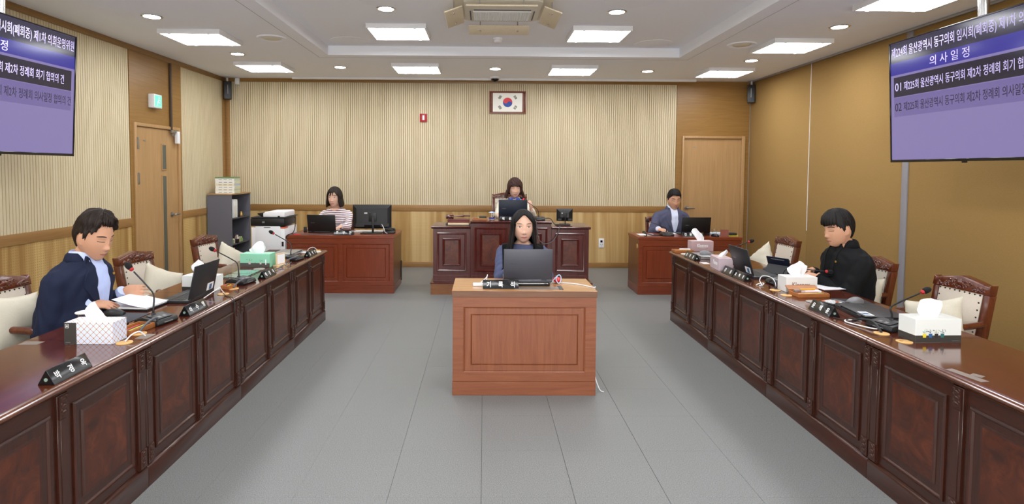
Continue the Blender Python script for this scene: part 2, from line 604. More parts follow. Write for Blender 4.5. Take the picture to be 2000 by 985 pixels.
struct(MB().box(XL - T, XR + T, YF - T, YB + T, -0.1, -0.004).obj('floor', mt['floor_base']))
flo = bpy.data.objects['floor']
tile = MB().box(0.0003, 0.4502, 0.0003, 0.4502, -0.004, 0.0)
tile_me = tile.mesh('tile', [mt['floor']])
tile_me2 = MB().box(0.0012, 0.4493, 0.0003, 0.4502, -0.004, 0.0).mesh('tile', [mt['floor']])
for i in range(-9, 10):
    for j in range(15):
        x0 = -0.005 + 0.4505 * i
        if x0 < XL or x0 + 0.4505 > XR + 0.05:
            continue
        o = link('tile', tile_me2 if i in (-1, 0, 1, 2) else tile_me, flo)
        o.location = (x0, 2.2 + 0.4505 * j, 0)
        o.location.y = min(o.location.y, YB + 0.02)
fb = MB()
fb.box(XL, XR, YF, 2.198, -0.004, 0)
fb.box(XL, -4.061, 2.2, YB, -0.004, 0)
fb.box(4.051, XR, 2.2, YB, -0.004, 0)
fb.box(-4.059, 4.049, 8.959, YB, -0.004, 0)
fb.obj('carpet', mt['floor'], flo, kind='stuff')

# ceiling with its raised tray
cb = MB()
TX0, TX1, TY0, TY1 = -1.965, 2.46, -0.9, 7.165
cb.box(XL - T, TX0, YF - T, YB + T, ZC, ZC + 0.3)
cb.box(TX1, XR + T, YF - T, YB + T, ZC, ZC + 0.3)
cb.box(TX0, TX1, TY1, YB + T, ZC, ZC + 0.3)
cb.box(TX0, TX1, YF - T, TY0, ZC, ZC + 0.3)
cb.box(TX0, TX1, TY0, TY1, ZT, ZC + 0.3)
ceil = struct(cb.obj('ceiling', mt['ceil']))
e = MB()
for a, b, c, d in ((TX0 - 0.16, TX0 - 0.155, TY0, TY1 + 0.16), (TX1 + 0.155, TX1 + 0.16, TY0, TY1 + 0.16), (TX0 - 0.16, TX1 + 0.16, TY1 + 0.155, TY1 + 0.16)):
    e.box(a, b, c, d, ZC - 0.0015, ZC + 0.001)
e.obj('ceiling_joint', M_('joint_grey', 'a5a3a2', 0.9), ceil)

def slats(mb, ax, a0, a1, z0, z1, base, sgn, pitch=0.0335, gap=0.0065, th=0.012):
    n = int((a1 - a0) / pitch)
    p = (a1 - a0) / n
    for i in range(n):
        u0, u1 = a0 + i * p, a0 + (i + 1) * p - gap
        lo, hi = sorted((base, base + sgn * th))
        if ax == 'x':
            mb.box(u0, u1, lo, hi, z0, z1)
        else:
            mb.box(lo, hi, u0, u1, z0, z1)

# far wall
wb = struct(MB().box(XL - T, XR + T, YB, YB + T, 0, ZC).obj('wall_back', mt['slat_gap']))
m = MB(); slats(m, 'x', -4.05, 3.083, 1.005, 2.952, YB, -1)
m.obj('slat_panel', mt['slat'], wb, kind='stuff')
MB().box(-4.05, 3.083, YB - 0.02, YB, 0.905, 1.005).obj('chair_rail', mt['oak'], wb, 0.004)
for k in range(6):
    a = -4.05 + k * 7.133 / 6
    MB().box(a + 0.0005, a + 7.133 / 6 - 0.0005, YB - 0.012, YB, 0.087, 0.905).obj('lower_panel', mt['perf_x'], wb)
MB().box(-4.05, 3.083, YB - 0.022, YB, 2.952, ZC).obj('top_band', mt['oak_dark'], wb, 0.003)
MB().box(XL, -4.05, YB - 0.026, YB, 0, ZC).obj('corner_post', mt['oak'], wb, 0.004)
MB().box(3.083, XR, YB - 0.016, YB, 2.14, ZC).obj('oak_panel', mt['oak_dark'], wb)
MB().box(3.083, 3.175, YB - 0.016, YB, 0, 2.14).obj('oak_panel', mt['oak_dark'], wb)
MB().box(4.185, XR, YB - 0.016, YB, 0, 2.14).obj('oak_panel', mt['oak_dark'], wb)
struct(MB().box(-4.05, 3.083, YB - 0.024, YB - 0.0121, 0, 0.087).obj('baseboard_back', mt['oak'], None, 0.003))

# left wall
wl = struct(MB().box(XL - T, XL, YF - T, YB, 0, ZC).obj('wall_left', mt['slat_gap']))
m = MB(); slats(m, 'y', -1.0, 6.60, 0.99, 2.945, XL, 1)
m.obj('slat_panel', mt['slat'], wl, kind='stuff')
m = MB(); slats(m, 'y', 7.72, 8.93, 0.99, 2.945, XL, 1)
m.obj('slat_panel', mt['slat'], wl, kind='stuff')
for a, b in ((-1.0, 6.60), (7.72, 8.93)):
    MB().box(XL, XL + 0.022, a, b, 0.89, 0.99).obj('chair_rail', mt['oak'], wl, 0.004)
for a, b in ((-1.0, 1.5), (1.5, 4.0), (4.0, 6.60), (7.72, 8.93)):
    MB().box(XL, XL + 0.012, a + 0.0005, b - 0.0005, 0.087, 0.89).obj('lower_panel', mt['perf_y'], wl)
MB().box(XL, XL + 0.022, -1.0, 9.03, 2.945, ZC).obj('top_band', mt['oak_dark'], wl, 0.003)
MB().box(XL, XL + 0.018, 6.601, 7.50, 2.115, 2.944).obj('oak_panel', mt['oak_dark'], wl)
MB().box(XL, XL + 0.018, 7.502, 7.719, 2.115, 2.944).obj('oak_panel', mt['oak_dark'], wl)
MB().box(XL, XL + 0.018, 6.601, 6.66, 0, 2.114).obj('oak_panel', mt['oak_dark'], wl)
MB().box(XL, XL + 0.018, 7.66, 7.719, 0, 2.114).obj('oak_panel', mt['oak_dark'], wl)
MB().box(XL, XL + 0.02, 8.931, 9.03, 0, 2.944).obj('corner_post', mt['oak'], wl, 0.003)
for k, (a, b) in enumerate(((-1.0, 6.60), (7.72, 8.93))):
    struct(MB().box(XL + 0.0121, XL + 0.024, a, b, 0, 0.087).obj('baseboard_left' if k == 0 else 'baseboard_left_far', mt['oak'], None, 0.003))

# right wall: sliding partition panels covered in ochre fabric
wr = struct(MB().box(XR, XR + T, YF - T, YB, 0, ZC).obj('wall_right', mt['slat_gap']))
for a, b in ((7.372, 9.04), (5.70, 7.366), (3.96, 5.62), (2.24, 3.95), (0.5, 2.23), (-1.5, 0.49)):
    MB().box(XR - 0.018, XR, a, b, 0.02, 2.985).obj('panel', mt['fabric_wall'], wr, 0.002)
MB().box(XR - 0.03, XR, 5.62, 5.70, 0, 3.0).obj('post', mt['grey_post'], wr, 0.003)
MB().box(XR - 0.024, XR - 0.0, 7.3665, 7.3715, 0.8, 2.985).obj('seal_strip', mt['white'], wr)
MB().box(XR - 0.026, XR - 0.0, 9.036, 9.046, 0.0, 2.985).obj('edge_strip', mt['alu'], wr)
struct(MB().box(XR - 0.05, XR, YF, 9.05, 2.985, ZC).obj('trim_1', mt['alu'], None, 0.003))
wf = struct(MB().box(XL - T, XR + T, YF - T, YF, 0, ZC).obj('wall_front', M_('front_wall_paint', 'cbb98f', 0.8)))

# left door, hinged, two narrow panes
d1 = struct(MB().box(XL, XL + 0.012, 6.712, 7.608, 0.01, 2.07).obj('door_1', mt['oak_door'], None))
d = MB()
for a, b, c, e_ in ((6.66, 6.708, 0, 2.115), (7.612, 7.66, 0, 2.115), (6.708, 7.612, 2.075, 2.115)):
    d.box(XL, XL + 0.035, a, b, c, e_)
d.obj('door_frame', mt['oak_door'], d1, 0.003)
for a, b in ((1.56, 1.87), (0.2, 1.47)):
    g = MB(); g.box(XL + 0.0121, XL + 0.016, 7.25, 7.335, a, b)
    pn = g.obj('pane', mt['dark_glass'], d1, label='narrow grey glass pane')
    g = MB()
    for y0, y1, z0, z1 in ((7.235, 7.25, a - 0.015, b + 0.015), (7.335, 7.35, a - 0.015, b + 0.015), (7.25, 7.335, a - 0.015, a), (7.25, 7.335, b, b + 0.015)):
        g.box(XL + 0.0121, XL + 0.02, y0, y1, z0, z1)
    g.obj('pane_frame', mt['oak_door'], pn, 0.002)
for z in (1.87, 1.45, 0.35):
    MB().box(XL + 0.034, XL + 0.045, 6.70, 6.73, z - 0.07, z + 0.07).obj('hinge', mt['steel'], d1, 0.003)
g = MB()
g.cyl((XL + 0.012, 7.45, 0.965), 0.03, 0.012, 20, 'x')
g.tube([(XL + 0.02, 7.45, 0.965), (XL + 0.065, 7.45, 0.965), (XL + 0.07, 7.49, 0.967), (XL + 0.068, 7.55, 0.965)], [0.011, 0.011, 0.011, 0.009], 10, smooth=4)
g.obj('door_handle', mt['steel'], d1, angle=60)
MB().box(XL + 0.0121, XL + 0.015, 6.86, 6.91, 1.9, 1.915).obj('name_tag', mt['steel'], d1)

# far door
d2 = struct(MB().box(3.21, 4.13, YB - 0.01, YB, 0.01, 2.10).obj('door_2', mt['oak_door'], None))
d = MB()
for a, b, c, e_ in ((3.176, 3.209, 0, 2.14), (4.131, 4.184, 0, 2.14), (3.209, 4.131, 2.101, 2.14)):
    d.box(a, b, YB - 0.045, YB, c, e_)
d.obj('door_frame', mt['oak_door'], d2, 0.003)
g = MB()
g.cyl((3.265, YB - 0.021, 0.985), 0.03, 0.012, 20, 'y')
g.tube([(3.265, YB - 0.02, 0.985), (3.265, YB - 0.06, 0.985), (3.31, YB - 0.065, 0.982), (3.385, YB - 0.062, 0.98)], 0.01, 10, smooth=4)
g.obj('door_handle', mt['steel'], d2, angle=60)
MB().box(3.36, 3.40, YB - 0.013, YB - 0.0101, 1.955, 1.968).obj('name_tag', mt['steel'], d2)

# ---------------------------------------------------------------- ceiling fittings
def panel_light(label, loc, group='square ceiling light panels'):
    t = thing('ceiling_light', label, 'light', loc, 0, group)
    w, d, h = 0.32, 0.285, 0.05
    f = MB()
    f.box(-w, w, -d, -d + 0.018, -h, 0); f.box(-w, w, d - 0.018, d, -h, 0)
    f.box(-w, -w + 0.018, -d + 0.018, d - 0.018, -h, 0); f.box(w - 0.018, w, -d + 0.018, d - 0.018, -h, 0)
    f.obj('frame', mt['white'], t, 0.002)
    MB().box(-w + 0.018, w - 0.018, -d + 0.018, d - 0.018, -h + 0.004, -h + 0.016).obj('diffuser', mt['diff'], t)
    for sx in (-0.2, 0.2):
        for sy in (-d + 0.009, d - 0.009):
            MB().box(sx - 0.012, sx + 0.012, sy - 0.007, sy + 0.007, -h - 0.004, -h + 0.002).obj('clip', mt['white'], t)
    return t

L0 = panel_light('square ceiling light panel in the far left corner', (-3.05, 7.93, ZC))
for x, y, z, lb in ((-0.94, 7.95, ZC, 'square ceiling light panel by the far wall, left of the flag'),
                    (1.23, 8.0, ZC, 'square ceiling light panel by the far wall, right of the flag'),
                    (3.42, 8.1, ZC, 'square ceiling light panel above the far right door'),
                    (-3.05, 6.17, ZC, 'square ceiling light panel above the left oak door'),
                    (-0.945, 6.34, ZT, 'square ceiling light panel in the raised tray, left of the air conditioner'),
                    (1.265, 6.37, ZT, 'square ceiling light panel in the raised tray, right of the air conditioner'),
                    (3.43, 6.36, ZC, 'square ceiling light panel above the ochre wall seam'),
                    (3.48, 4.60, ZC, 'square ceiling light panel beside the pole of the right television')):
    dup(L0, (x, y, z), 0, lb)
for x, y, z in ((-3.05, 4.35, ZC), (-0.945, 4.5, ZT), (1.265, 4.5, ZT),
                (-3.05, 2.6, ZC), (-0.945, 2.7, ZT), (1.265, 2.7, ZT), (3.45, 2.8, ZC),
                (-3.05, 0.8, ZC), (-0.945, 0.9, ZT), (1.265, 0.9, ZT), (3.45, 1.0, ZC), (-0.945, -0.5, ZT), (1.265, -0.5, ZT)):
    dup(L0, (x, y, z), 0, 'square ceiling light panel outside the frame, %s, %s column' % ('first row past the top edge' if y > 4 else 'row in front of the camera' if y > 2 else 'row over the camera' if y > 0 else 'row behind the camera',
        'left wall' if x < -2 else 'tray left' if x < 0 else 'tray right' if x < 2 else 'right wall'), 'ceiling panels outside the frame')

def downlight(label, loc):
    t = thing('downlight', label, 'light', loc, 0, 'round recessed downlights')
    MB().lathe([(0.072, -0.004), (0.072, 0.004)], n=28).obj('lens', mt['down'], t)
    MB().lathe([(0.073, 0.0), (0.073, -0.006), (0.088, -0.008), (0.096, -0.003), (0.096, 0.0)], n=28, cap=False).obj('trim_ring', mt['chrome'], t)
    return t
D0 = downlight('round downlight nearest the left television', (-3.147, 5.42, ZC - 0.0005))
for x, y, z, lb in ((-3.09, 7.14, ZC, 'round downlight between the two left light panels'),
                    (-2.03, 8.01, ZC, 'round downlight in the far row, leftmost of three'),
                    (0.15, 8.04, ZC, 'round downlight in the far row above the dome camera'),
                    (2.345, 8.15, ZC, 'round downlight in the far row, rightmost of three'),
                    (3.445, 7.31, ZC, 'round downlight between the two right light panels'),
                    (3.497, 5.59, ZC, 'round downlight nearest the right television'),
                    (1.286, 5.55, ZT, 'round downlight in the tray, right of the air conditioner'),
                    (-0.953, 5.51, ZT, 'round downlight in the tray, left of the air conditioner')):
    dup(D0, (x, y, z - 0.0005), 0, lb)

def vent(label, loc):
    t = thing('air_vent', label, 'vent', loc, 0, 'round ceiling vents')
    MB().lathe([(0.10, 0.0), (0.11, -0.008), (0.15, -0.012), (0.158, -0.004), (0.158, 0)], n=32, cap=False).obj('flange', mt['ceil_edge'], t)
    MB().lathe([(0.001, -0.016), (0.085, -0.014), (0.1, -0.006), (0.1, 0)], n=32, cap=False).obj('disc', mt['ac'], t)
    return t
v0 = vent('round ceiling vent on the left, between two light panels', (-2.335, 6.265, ZC))
dup(v0, (2.9, 6.4, ZC), 0, 'round ceiling vent on the right, beside the tray edge')

def access(label, loc):
    t = tag(MB().lathe([(0.001, -0.006), (0.20, -0.006), (0.232, -0.003), (0.232, 0)], n=36, cap=False).obj('ceiling_speaker', mt['ceil_edge']), label, 'speaker', 'flat round ceiling speakers')
    t.location = loc
    return t
s0 = access('flat round ceiling speaker in the far left corner of the tray', (-1.63, 6.9, ZT))
for x, y, lb in ((2.06, 6.93, 'flat round ceiling speaker in the far right corner of the tray'), (-0.93, 5.22, 'flat round ceiling speaker cut by the top edge, left of the air conditioner'), (1.32, 5.18, 'flat round ceiling speaker cut by the top edge, right of the air conditioner')):
    dup(s0, (x, y, ZT), 0, lb)

# ceiling cassette air conditioner with hung deflector boards
ac = thing('air_conditioner', 'beige ceiling cassette air conditioner with hung deflector boards', 'air conditioner', (0.165, 5.42, ZT))
MB().box(-0.46, 0.46, -0.42, 0.42, -0.012, 0).obj('mounting_board', mt['ac'], ac, 0.004)
b = MB(); b.prism([(-0.36, -0.30), (-0.30, -0.36), (0.30, -0.36), (0.36, -0.30), (0.36, 0.30), (0.30, 0.36), (-0.30, 0.36), (-0.36, 0.30)], 'z', -0.045, -0.012)
b.obj('cassette_panel', mt['ac'], ac, 0.008)
gr = MB()
for i in range(22):
    x = -0.27 + 0.54 * i / 21
    gr.box(x - 0.006, x + 0.006, -0.02, 0.30, -0.056, -0.046)
for j in range(12):
    y = -0.02 + 0.32 * j / 11
    gr.box(-0.276, 0.276, y - 0.004, y + 0.004, -0.052, -0.046)
gr.obj('intake_grille', mt['ac_grill'], ac, kind='stuff')
MB().box(-0.27, 0.27, -0.02, 0.30, -0.0465, -0.0445).obj('filter', mt['mid_grey'], ac)
def slot(x0, x1, y0, y1):
    o = MB().box(x0, x1, y0, y1, -0.0475, -0.0445).obj('outlet_slot', mt['shelf_in'], ac)
slot(-0.27, 0.27, 0.315, 0.328); slot(-0.31, -0.297, -0.02, 0.30); slot(0.297, 0.31, -0.02, 0.30); slot(-0.27, 0.27, -0.07, -0.04)
def deflector(cx, cy, lx, ly, tilt_x, tilt_y):
    R = Matrix.Translation((cx, cy, -0.11)) @ Euler((tilt_x, tilt_y, 0)).to_matrix().to_4x4()
    b = MB(R); b.box(-lx, lx, -ly, ly, -0.006, 0.006)
    o = b.obj('deflector', mt['defl'], ac, 0.002)
    for s in (-1, 1):
        px, py = (s * lx * 0.62, 0) if lx > ly else (0, s * ly * 0.62)
        p = R @ Vector((px, py, 0))
        q = MB()
        q.cyl((p.x, p.y, p.z), 0.005, -0.012 - p.z, 8)
        q.ell((p.x, p.y, p.z - 0.008), (0.011, 0.011, 0.009), 10, 6)
        q.obj('hanger_rod', mt['chrome'], o)
deflector(-0.02, 0.44, 0.31, 0.075, math.radians(-22), 0)
deflector(-0.02, -0.46, 0.31, 0.075, math.radians(22), 0)
deflector(-0.45, -0.03, 0.085, 0.28, 0, math.radians(-20))
deflector(0.45, -0.03, 0.085, 0.28, 0, math.radians(20))

t = thing('smoke_detector', 'white round smoke detector hanging behind the air conditioner', 'detector', (0.152, 6.70, ZT))
MB().lathe([(0.058, 0), (0.058, -0.02), (0.05, -0.024), (0.03, -0.025)], n=24).obj('base', mt['white'], t)
MB().lathe([(0.046, -0.022), (0.046, -0.04), (0.036, -0.052), (0.001, -0.055)], n=24).obj('sensing_head', mt['white'], t)
tag(MB().lathe([(0.075, -0.006), (0.115, -0.008), (0.118, 0)], (0.16, 6.30, ZT), n=28).obj('sensor_plate', mt['ceil_edge']), 'round beige cover plate on the tray beside the smoke detector', 'cover plate')

t = thing('dome_camera', 'dark dome security camera on the ceiling above the flag', 'camera', (0.16, 8.72, ZC))
MB().lathe([(0.075, 0), (0.078, -0.02), (0.066, -0.035), (0.06, -0.036)], n=28).obj('base_ring', mt['white'], t)
MB().lathe([(0.06, -0.033), (0.058, -0.055), (0.04, -0.078), (0.002, -0.088)], n=28).obj('dome', mt['black_gloss'], t)

tr = struct(MB().box(-3.0, 3.32, 8.86, 8.90, 2.975, ZC).obj('trim_2', mt['white'], None, 0.003))
MB().box(-2.9, 3.2, 8.905, 8.925, 2.985, ZC).obj('track_lip', mt['alu'], tr)

# ---------------------------------------------------------------- wall fittings
t = thing('wall_flag', 'framed national flag hanging on the slatted far wall', 'flag', (0.37, YB - 0.012, 2.653))
fr = MB().rects(-0.293, 0.293, -0.177, 0.177, 0, [(0, 0), (0, 0.03), (0.018, 0.034), (0.03, 0.018)], capm=0)
fr.obj('picture_frame', WOOD('frame_wood', '643222', '7c4228', (3, 3, 40), 0.3), t)
fl = MB().box(-0.235, 0.235, -0.0205, -0.0185, -0.155, 0.155).obj('flag_sheet', M_('flag_white', 'efeee6', 0.6), t)
R_ = 0.0755
def sym(name, pts, col, y=-0.0208):
    m = MB(); m.prism(pts, 'y', y, -0.0204); return m.obj(name, col, fl)
a0 = math.radians(-33)
red, blue = [], []
for k in range(25):
    a = a0 + PI * k / 24
    red.append((R_ * math.cos(a), R_ * math.sin(a)))
    blue.append((R_ * math.cos(a + PI), R_ * math.sin(a + PI)))
ux, uz = math.cos(a0), math.sin(a0)
def sw(side):
    out = []
    for k in range(13):
        a = PI * k / 12
        d, w = R_ / 2 * math.cos(a), R_ / 2 * math.sin(a)
        c = -R_ / 2 if side < 0 else R_ / 2
        s = -1 if side < 0 else 1
        out.append(((c + d) * ux - s * w * uz, (c + d) * uz + s * w * ux))
    return out
left = [(p[0], p[1]) for p in sw(-1)]
right = [(p[0], p[1]) for p in sw(1)]
scurve = list(reversed(left)) + list(reversed(right))      # from -R to +R along the wave
cr = M_('flag_red', 'd8404c', 0.6); cb_ = M_('flag_blue', '2f50a4', 0.6); cz = M_('flag_black', '1d1d1f', 0.6)
sym('disc_upper', red + scurve, cr)
sym('disc_lower', blue + list(reversed(scurve)), cb_)
def trigram(cx, cz_, ang, rows):
    m = MB()
    for k, broken in enumerate(rows):
        off = (k - 1) * 0.0135
        for s0, s1 in (((-0.03, -0.003), (0.003, 0.03)) if broken else ((-0.03, 0.03),)):
            q = []
            for a, b in ((s0, off - 0.0045), (s1, off - 0.0045), (s1, off + 0.0045), (s0, off + 0.0045)):
                q.append((cx + a * math.cos(ang) - b * math.sin(ang), cz_ + a * math.sin(ang) + b * math.cos(ang)))
            m.prism(q, 'y', -0.0208, -0.0204)
    m.obj('trigram', cz, fl)
trigram(-0.122, 0.08, math.radians(56), (0, 0, 0))
trigram(0.122, 0.08, math.radians(-56), (1, 0, 1))
trigram(-0.122, -0.08, math.radians(-56), (0, 1, 0))
trigram(0.122, -0.08, math.radians(56), (1, 1, 1))

t = thing('fire_alarm', 'small red framed call point on the slatted far wall', 'alarm', (-0.97, YB - 0.0125, 2.40))
MB().rects(-0.058, 0.058, -0.065, 0.065, 0, [(0, 0), (0, 0.02), (0.012, 0.024), (0.02, 0.016)], capm=0).obj('housing', M_('alarm_red', 'a81c22', 0.35), t)
MB().box(-0.015, 0.015, -0.024, -0.0145, -0.035, 0.04).obj('glass_front', mt['paper'], t)
t = thing('wall_switch', 'white wall plate with small black display on the lower back wall', 'switch', (1.902, YB - 0.0125, 0.405))
MB().box(-0.042, 0.042, -0.012, 0, -0.075, 0.075).obj('plate', mt['white'], t, 0.003)
MB().box(-0.018, 0.018, -0.0135, -0.0115, 0.01, 0.045).obj('display', mt['black_gloss'], t)
for x, z in ((-0.015, -0.02), (0.015, -0.02), (0, -0.045)):
    MB().cyl((x, -0.0135, z), 0.006, 0.003, 10, 'y').obj('button', mt['mid_grey'], t)

def wspeaker(label, loc, rz):
    t = thing('wall_speaker', label, 'speaker', loc, rz, 'black column speakers in the far corners')
    MB().prism([(-0.075, -0.14), (-0.05, 0.14), (0.05, 0.14), (0.05, -0.14)], 'x', -0.055, 0.055).obj('cabinet', mt['dgrey'], t, 0.008)
    MB().box(-0.006, 0.006, -0.0745, -0.055, -0.06, 0.08).obj('badge', mt['mid_grey'], t)
    MB().box(-0.012, 0.012, 0.0, 0.03, 0.13, 0.2).obj('bracket', mt['alu'], t)
    return t
w0 = wspeaker('black wall speaker high in the far left corner', (-4.04, 8.95, 2.80), math.radians(28))
dup(w0, (4.22, 8.93, 2.80), math.radians(-28), 'black wall speaker high in the far right corner')
t = thing('motion_sensor', 'small white motion sensor beside the left corner speaker', 'sensor', (-3.91, YB - 0.035, 2.955))
MB().prism([(-0.02, -0.05), (-0.035, 0.0), (-0.02, 0.05), (0.022, 0.05), (0.022, -0.05)], 'x', -0.033, 0.033).obj('body', mt['white'], t, 0.006)
MB().cyl((0.0, 0.0, 0.045), 0.008, 0.03, 8).obj('bracket', mt['white'], t)

t = thing('exit_sign', 'white and green exit light above the left oak door', 'sign', (XL + 0.018, 7.05, 2.40))
MB().box(0, 0.075, -0.085, 0.085, -0.085, 0.085).obj('housing', mt['white'], t, 0.006)
MB().box(0.075, 0.078, -0.07, 0.07, -0.07, 0.07).obj('sign_face', EM_('exit_green', '5fc9a4', 0.7), t)
m = MB()
m.cyl((0.079, 0.012, 0.04), 0.012, 0.002, 12, 'x')
for q in ([(0.004, 0.026), (0.02, 0.02), (-0.004, -0.014), (-0.02, -0.006)], [(-0.02, -0.006), (-0.004, -0.014), (-0.02, -0.05), (-0.032, -0.044)],
          [(-0.012, -0.006), (0.0, -0.016), (0.03, -0.025), (0.034, -0.013)], [(0.006, 0.022), (0.016, 0.012), (0.042, 0.004), (0.044, 0.014)],
          [(-0.05, -0.06), (0.055, -0.06), (0.055, -0.055), (-0.05, -0.055)]):
    m.prism(q, 'x', 0.0785, 0.0805)
m.obj('pictogram', M_('exit_white', 'f2fffa', 0.5), t)
t = thing('door_lock', 'white electric door lock with dark conduit up to the ceiling', 'lock', (XL + 0.018, 7.47, 2.04))
MB().box(0.018, 0.06, 0.04, 0.105, -0.14, 0.02).obj('lock_body', mt['white'], t, 0.006)
MB().box(0.018, 0.05, -0.07, 0.04, -0.005, 0.03).obj('lock_arm', mt['steel'], t, 0.004)
MB().cyl((0.035, -0.03, -0.03), 0.018, 0.02, 14, 'y').obj('coupling', mt['steel'], t)
MB().box(0.001, 0.03, -0.045, -0.018, 0.03, 0.9).obj('conduit', M_('brown_conduit', '4a3c32', 0.5), t, 0.005)
# ---------------------------------------------------------------- member desks
ZD = 0.735
PANEL_STEPS = [(0, 0), (0, 0.007), (0.006, 0.012), (0.012, 0.010), (0.018, 0.003), (0.048, 0.002), (0.052, 0.009), (0.060, 0.007)]

def carved_pilaster(x, w, z0, z1, y, parent):
    m = MB()
    m.box(x, x + w, y - 0.010, y + 0.004, z0, z1)
    m.box(x + w * 0.24, x + w * 0.76, y - 0.0125, y - 0.009, z0 + 0.10, z1 - 0.10)
    p = m.obj('pilaster', mt['mahog_v'], parent, 0.0015, 1)
    for zb in (z1 - 0.095, z0 + 0.005):
        c = MB()
        c.box(x + 0.004, x + w - 0.004, y - 0.017, y - 0.008, zb, zb + 0.09)
        for q in range(3):
            c.ell((x + w / 2, y - 0.017, zb + 0.02 + 0.025 * q), (w * 0.28, 0.005, 0.012), 8, 5)
            c.ell((x + w * 0.28, y - 0.016, zb + 0.032 + 0.025 * q), (w * 0.12, 0.004, 0.008), 6, 4)
            c.ell((x + w * 0.72, y - 0.016, zb + 0.032 + 0.025 * q), (w * 0.12, 0.004, 0.008), 6, 4)
        c.obj('carved_block', mt['mahog_v'], p, angle=60)

def member_desk(L, label, loc, rz, group):
    t = thing('council_desk', label, 'desk', loc, rz, group)
    g = 0.0015
    MB().box(g, L - g, 0.022, 0.06, 0.109, 0.688).box(g, 0.022, 0.06, 0.55, 0.0, 0.688).box(L - 0.022, L - g, 0.06, 0.55, 0.0, 0.688).obj('carcass', mt['mahog'], t)
    MB().prism([(0.004, 0), (0.004, 0.094), (0.010, 0.104), (0.022, 0.108), (0.06, 0.108), (0.06, 0)], 'x', g, L - g).obj('plinth', mt['mahog_edge' if 0 else 'mahog'], t, 0.001, 1)
    prof = [(0.58, 0.700), (0.58, ZD), (0.012, ZD), (-0.004, ZD - 0.001), (-0.016, ZD - 0.006), (-0.022, ZD - 0.013), (-0.0205, ZD - 0.021), (-0.012, ZD - 0.026),
            (-0.009, ZD - 0.028), (-0.006, ZD - 0.034), (0.004, ZD - 0.040), (0.012, ZD - 0.046), (0.022, ZD - 0.047), (0.022, 0.700)]
    m = MB(); m.prism(prof, 'x', g, L - g)
    m.mi = [0] * len(m.mi)
    o = m.obj('worktop', [mt['mahog_top'], mt['mahog_edge']], t, angle=50)
    for p in o.data.polygons:
        if p.center.y < 0.012 and abs(p.normal.x) < 0.5:
            p.material_index = 1
    w = 0.058
    bay = (L - 3 * w) / 2
    for k in range(3):
        carved_pilaster(max(g, k * (bay + w)) if k < 2 else L - w - g, w, 0.108, 0.686, 0.022, t)
    for k in range(2):
        x0 = w + k * (bay + w)
        MB().rects(x0 + 0.03, x0 + bay - 0.03, 0.155, 0.625, 0.022, PANEL_STEPS, [0] * 7, 1).obj('panel', [mt['mahog_v'], mt['burl']], t, angle=25)
    return t

XLF, XRF = -1.645, 1.975
yl = [0.60, 1.66, 2.735, 3.80, 4.88, 5.845]
nm = ['nearest', 'second', 'third', 'fourth', 'farthest']
for i in range(5):
    member_desk(yl[i + 1] - yl[i], ['carved dark wood desk at the near left, cut by the frame', 'carved dark wood desk on the left with the near name plate and diamond tissue box',
                'carved dark wood desk on the left in front of the navy suited man', 'carved dark wood desk on the left under the green tissue box',
                'carved dark wood desk at the far end of the left row'][i], (XLF, yl[i], 0), PI / 2, 'member desks in two facing rows')
yr = [5.885, 4.885, 3.855, 2.82, 1.78, 0.72]
for i in range(5):
    member_desk(yr[i] - yr[i + 1], ['carved dark wood desk at the far end of the right row', 'carved dark wood desk on the right under the open laptop with two name plates',
                'carved dark wood desk on the right in front of the man in black', 'carved dark wood desk on the right with the flower pot tissue box and grey tape',
                'carved dark wood desk at the near right, cut by the frame'][i], (XRF, yr[i], 0), -PI / 2, 'member desks in two facing rows')

# ---------------------------------------------------------------- panelled clerk desks
STEPS2 = [(0, 0), (0, -0.004), (0.006, -0.006), (0.010, 0.004), (0.014, 0.002), (0.05, 0.002), (0.055, -0.004), (0.060, 0.006), (0.066, 0.004)]
def clerk_desk(name, label, loc, L, D, H, np_, mats, slab=0.037, plinth=0.10, ph=(0.15, 0.63), rz=0, side=0.05):
    vm, hm, tm, em, sm = mats
    t = thing(name, label, 'desk', loc, rz)
    b = MB(); b.box(0.0, L, 0.013, 0.05, plinth, H - slab); b.box(0.0, 0.025, 0.05, D, plinth, H - slab); b.box(L - 0.025, L, 0.05, D, plinth, H - slab)
    o = b.obj('carcass', [vm, sm], t, 0.001, 1)
    for p in o.data.polygons:
        if abs(p.normal.x) > 0.8:
            p.material_index = 1
    MB().box(-0.002, L + 0.002, 0.002, 0.05, 0, plinth - 0.001).box(-0.002, 0.025, 0.05, D, 0, plinth - 0.001).box(L - 0.025, L + 0.002, 0.05, D, 0, plinth - 0.001).obj('plinth', hm, t, 0.002, 1)
    m = MB(); m.box(-0.006, L + 0.006, -0.004, D + 0.01, H - slab, H)
    o = m.obj('worktop', [tm, em], t, 0.002, 1)
    for p in o.data.polygons:
        if abs(p.normal.z) < 0.5:
            p.material_index = 1
    w = (L - side * (np_ + 1)) / np_
    fm = MB()
    fz = (plinth + 0.001, H - slab - 0.001)
    fm.box(0.0, L, 0.0, 0.0125, fz[0], ph[0] - 0.0)
    fm.box(0.0, L, 0.0, 0.0125, ph[1], fz[1])
    for k in range(np_ + 1):
        x = k * (w + side)
        fm.box(x, x + side, 0.0, 0.0125, ph[0], ph[1])
    fm.obj('front_frame', hm, t, 0.001, 1)
    for k in range(np_):
        x = side + k * (w + side)
        m = MB(); m.rects(x, x + w, ph[0], ph[1], 0.006, [(0, 0.006), (0.008, 0.000), (0.012, 0.004), (0.05, 0.004), (0.054, -0.002), (0.060, 0.006), (0.064, 0.006)], None, 0)
        m.obj('panel', vm, t, angle=20)
    return t
CH = (mt['cherry'], mt['cherry_h'], mt['cherry_h'], mt['cherry_h'], mt['cherry_side'])
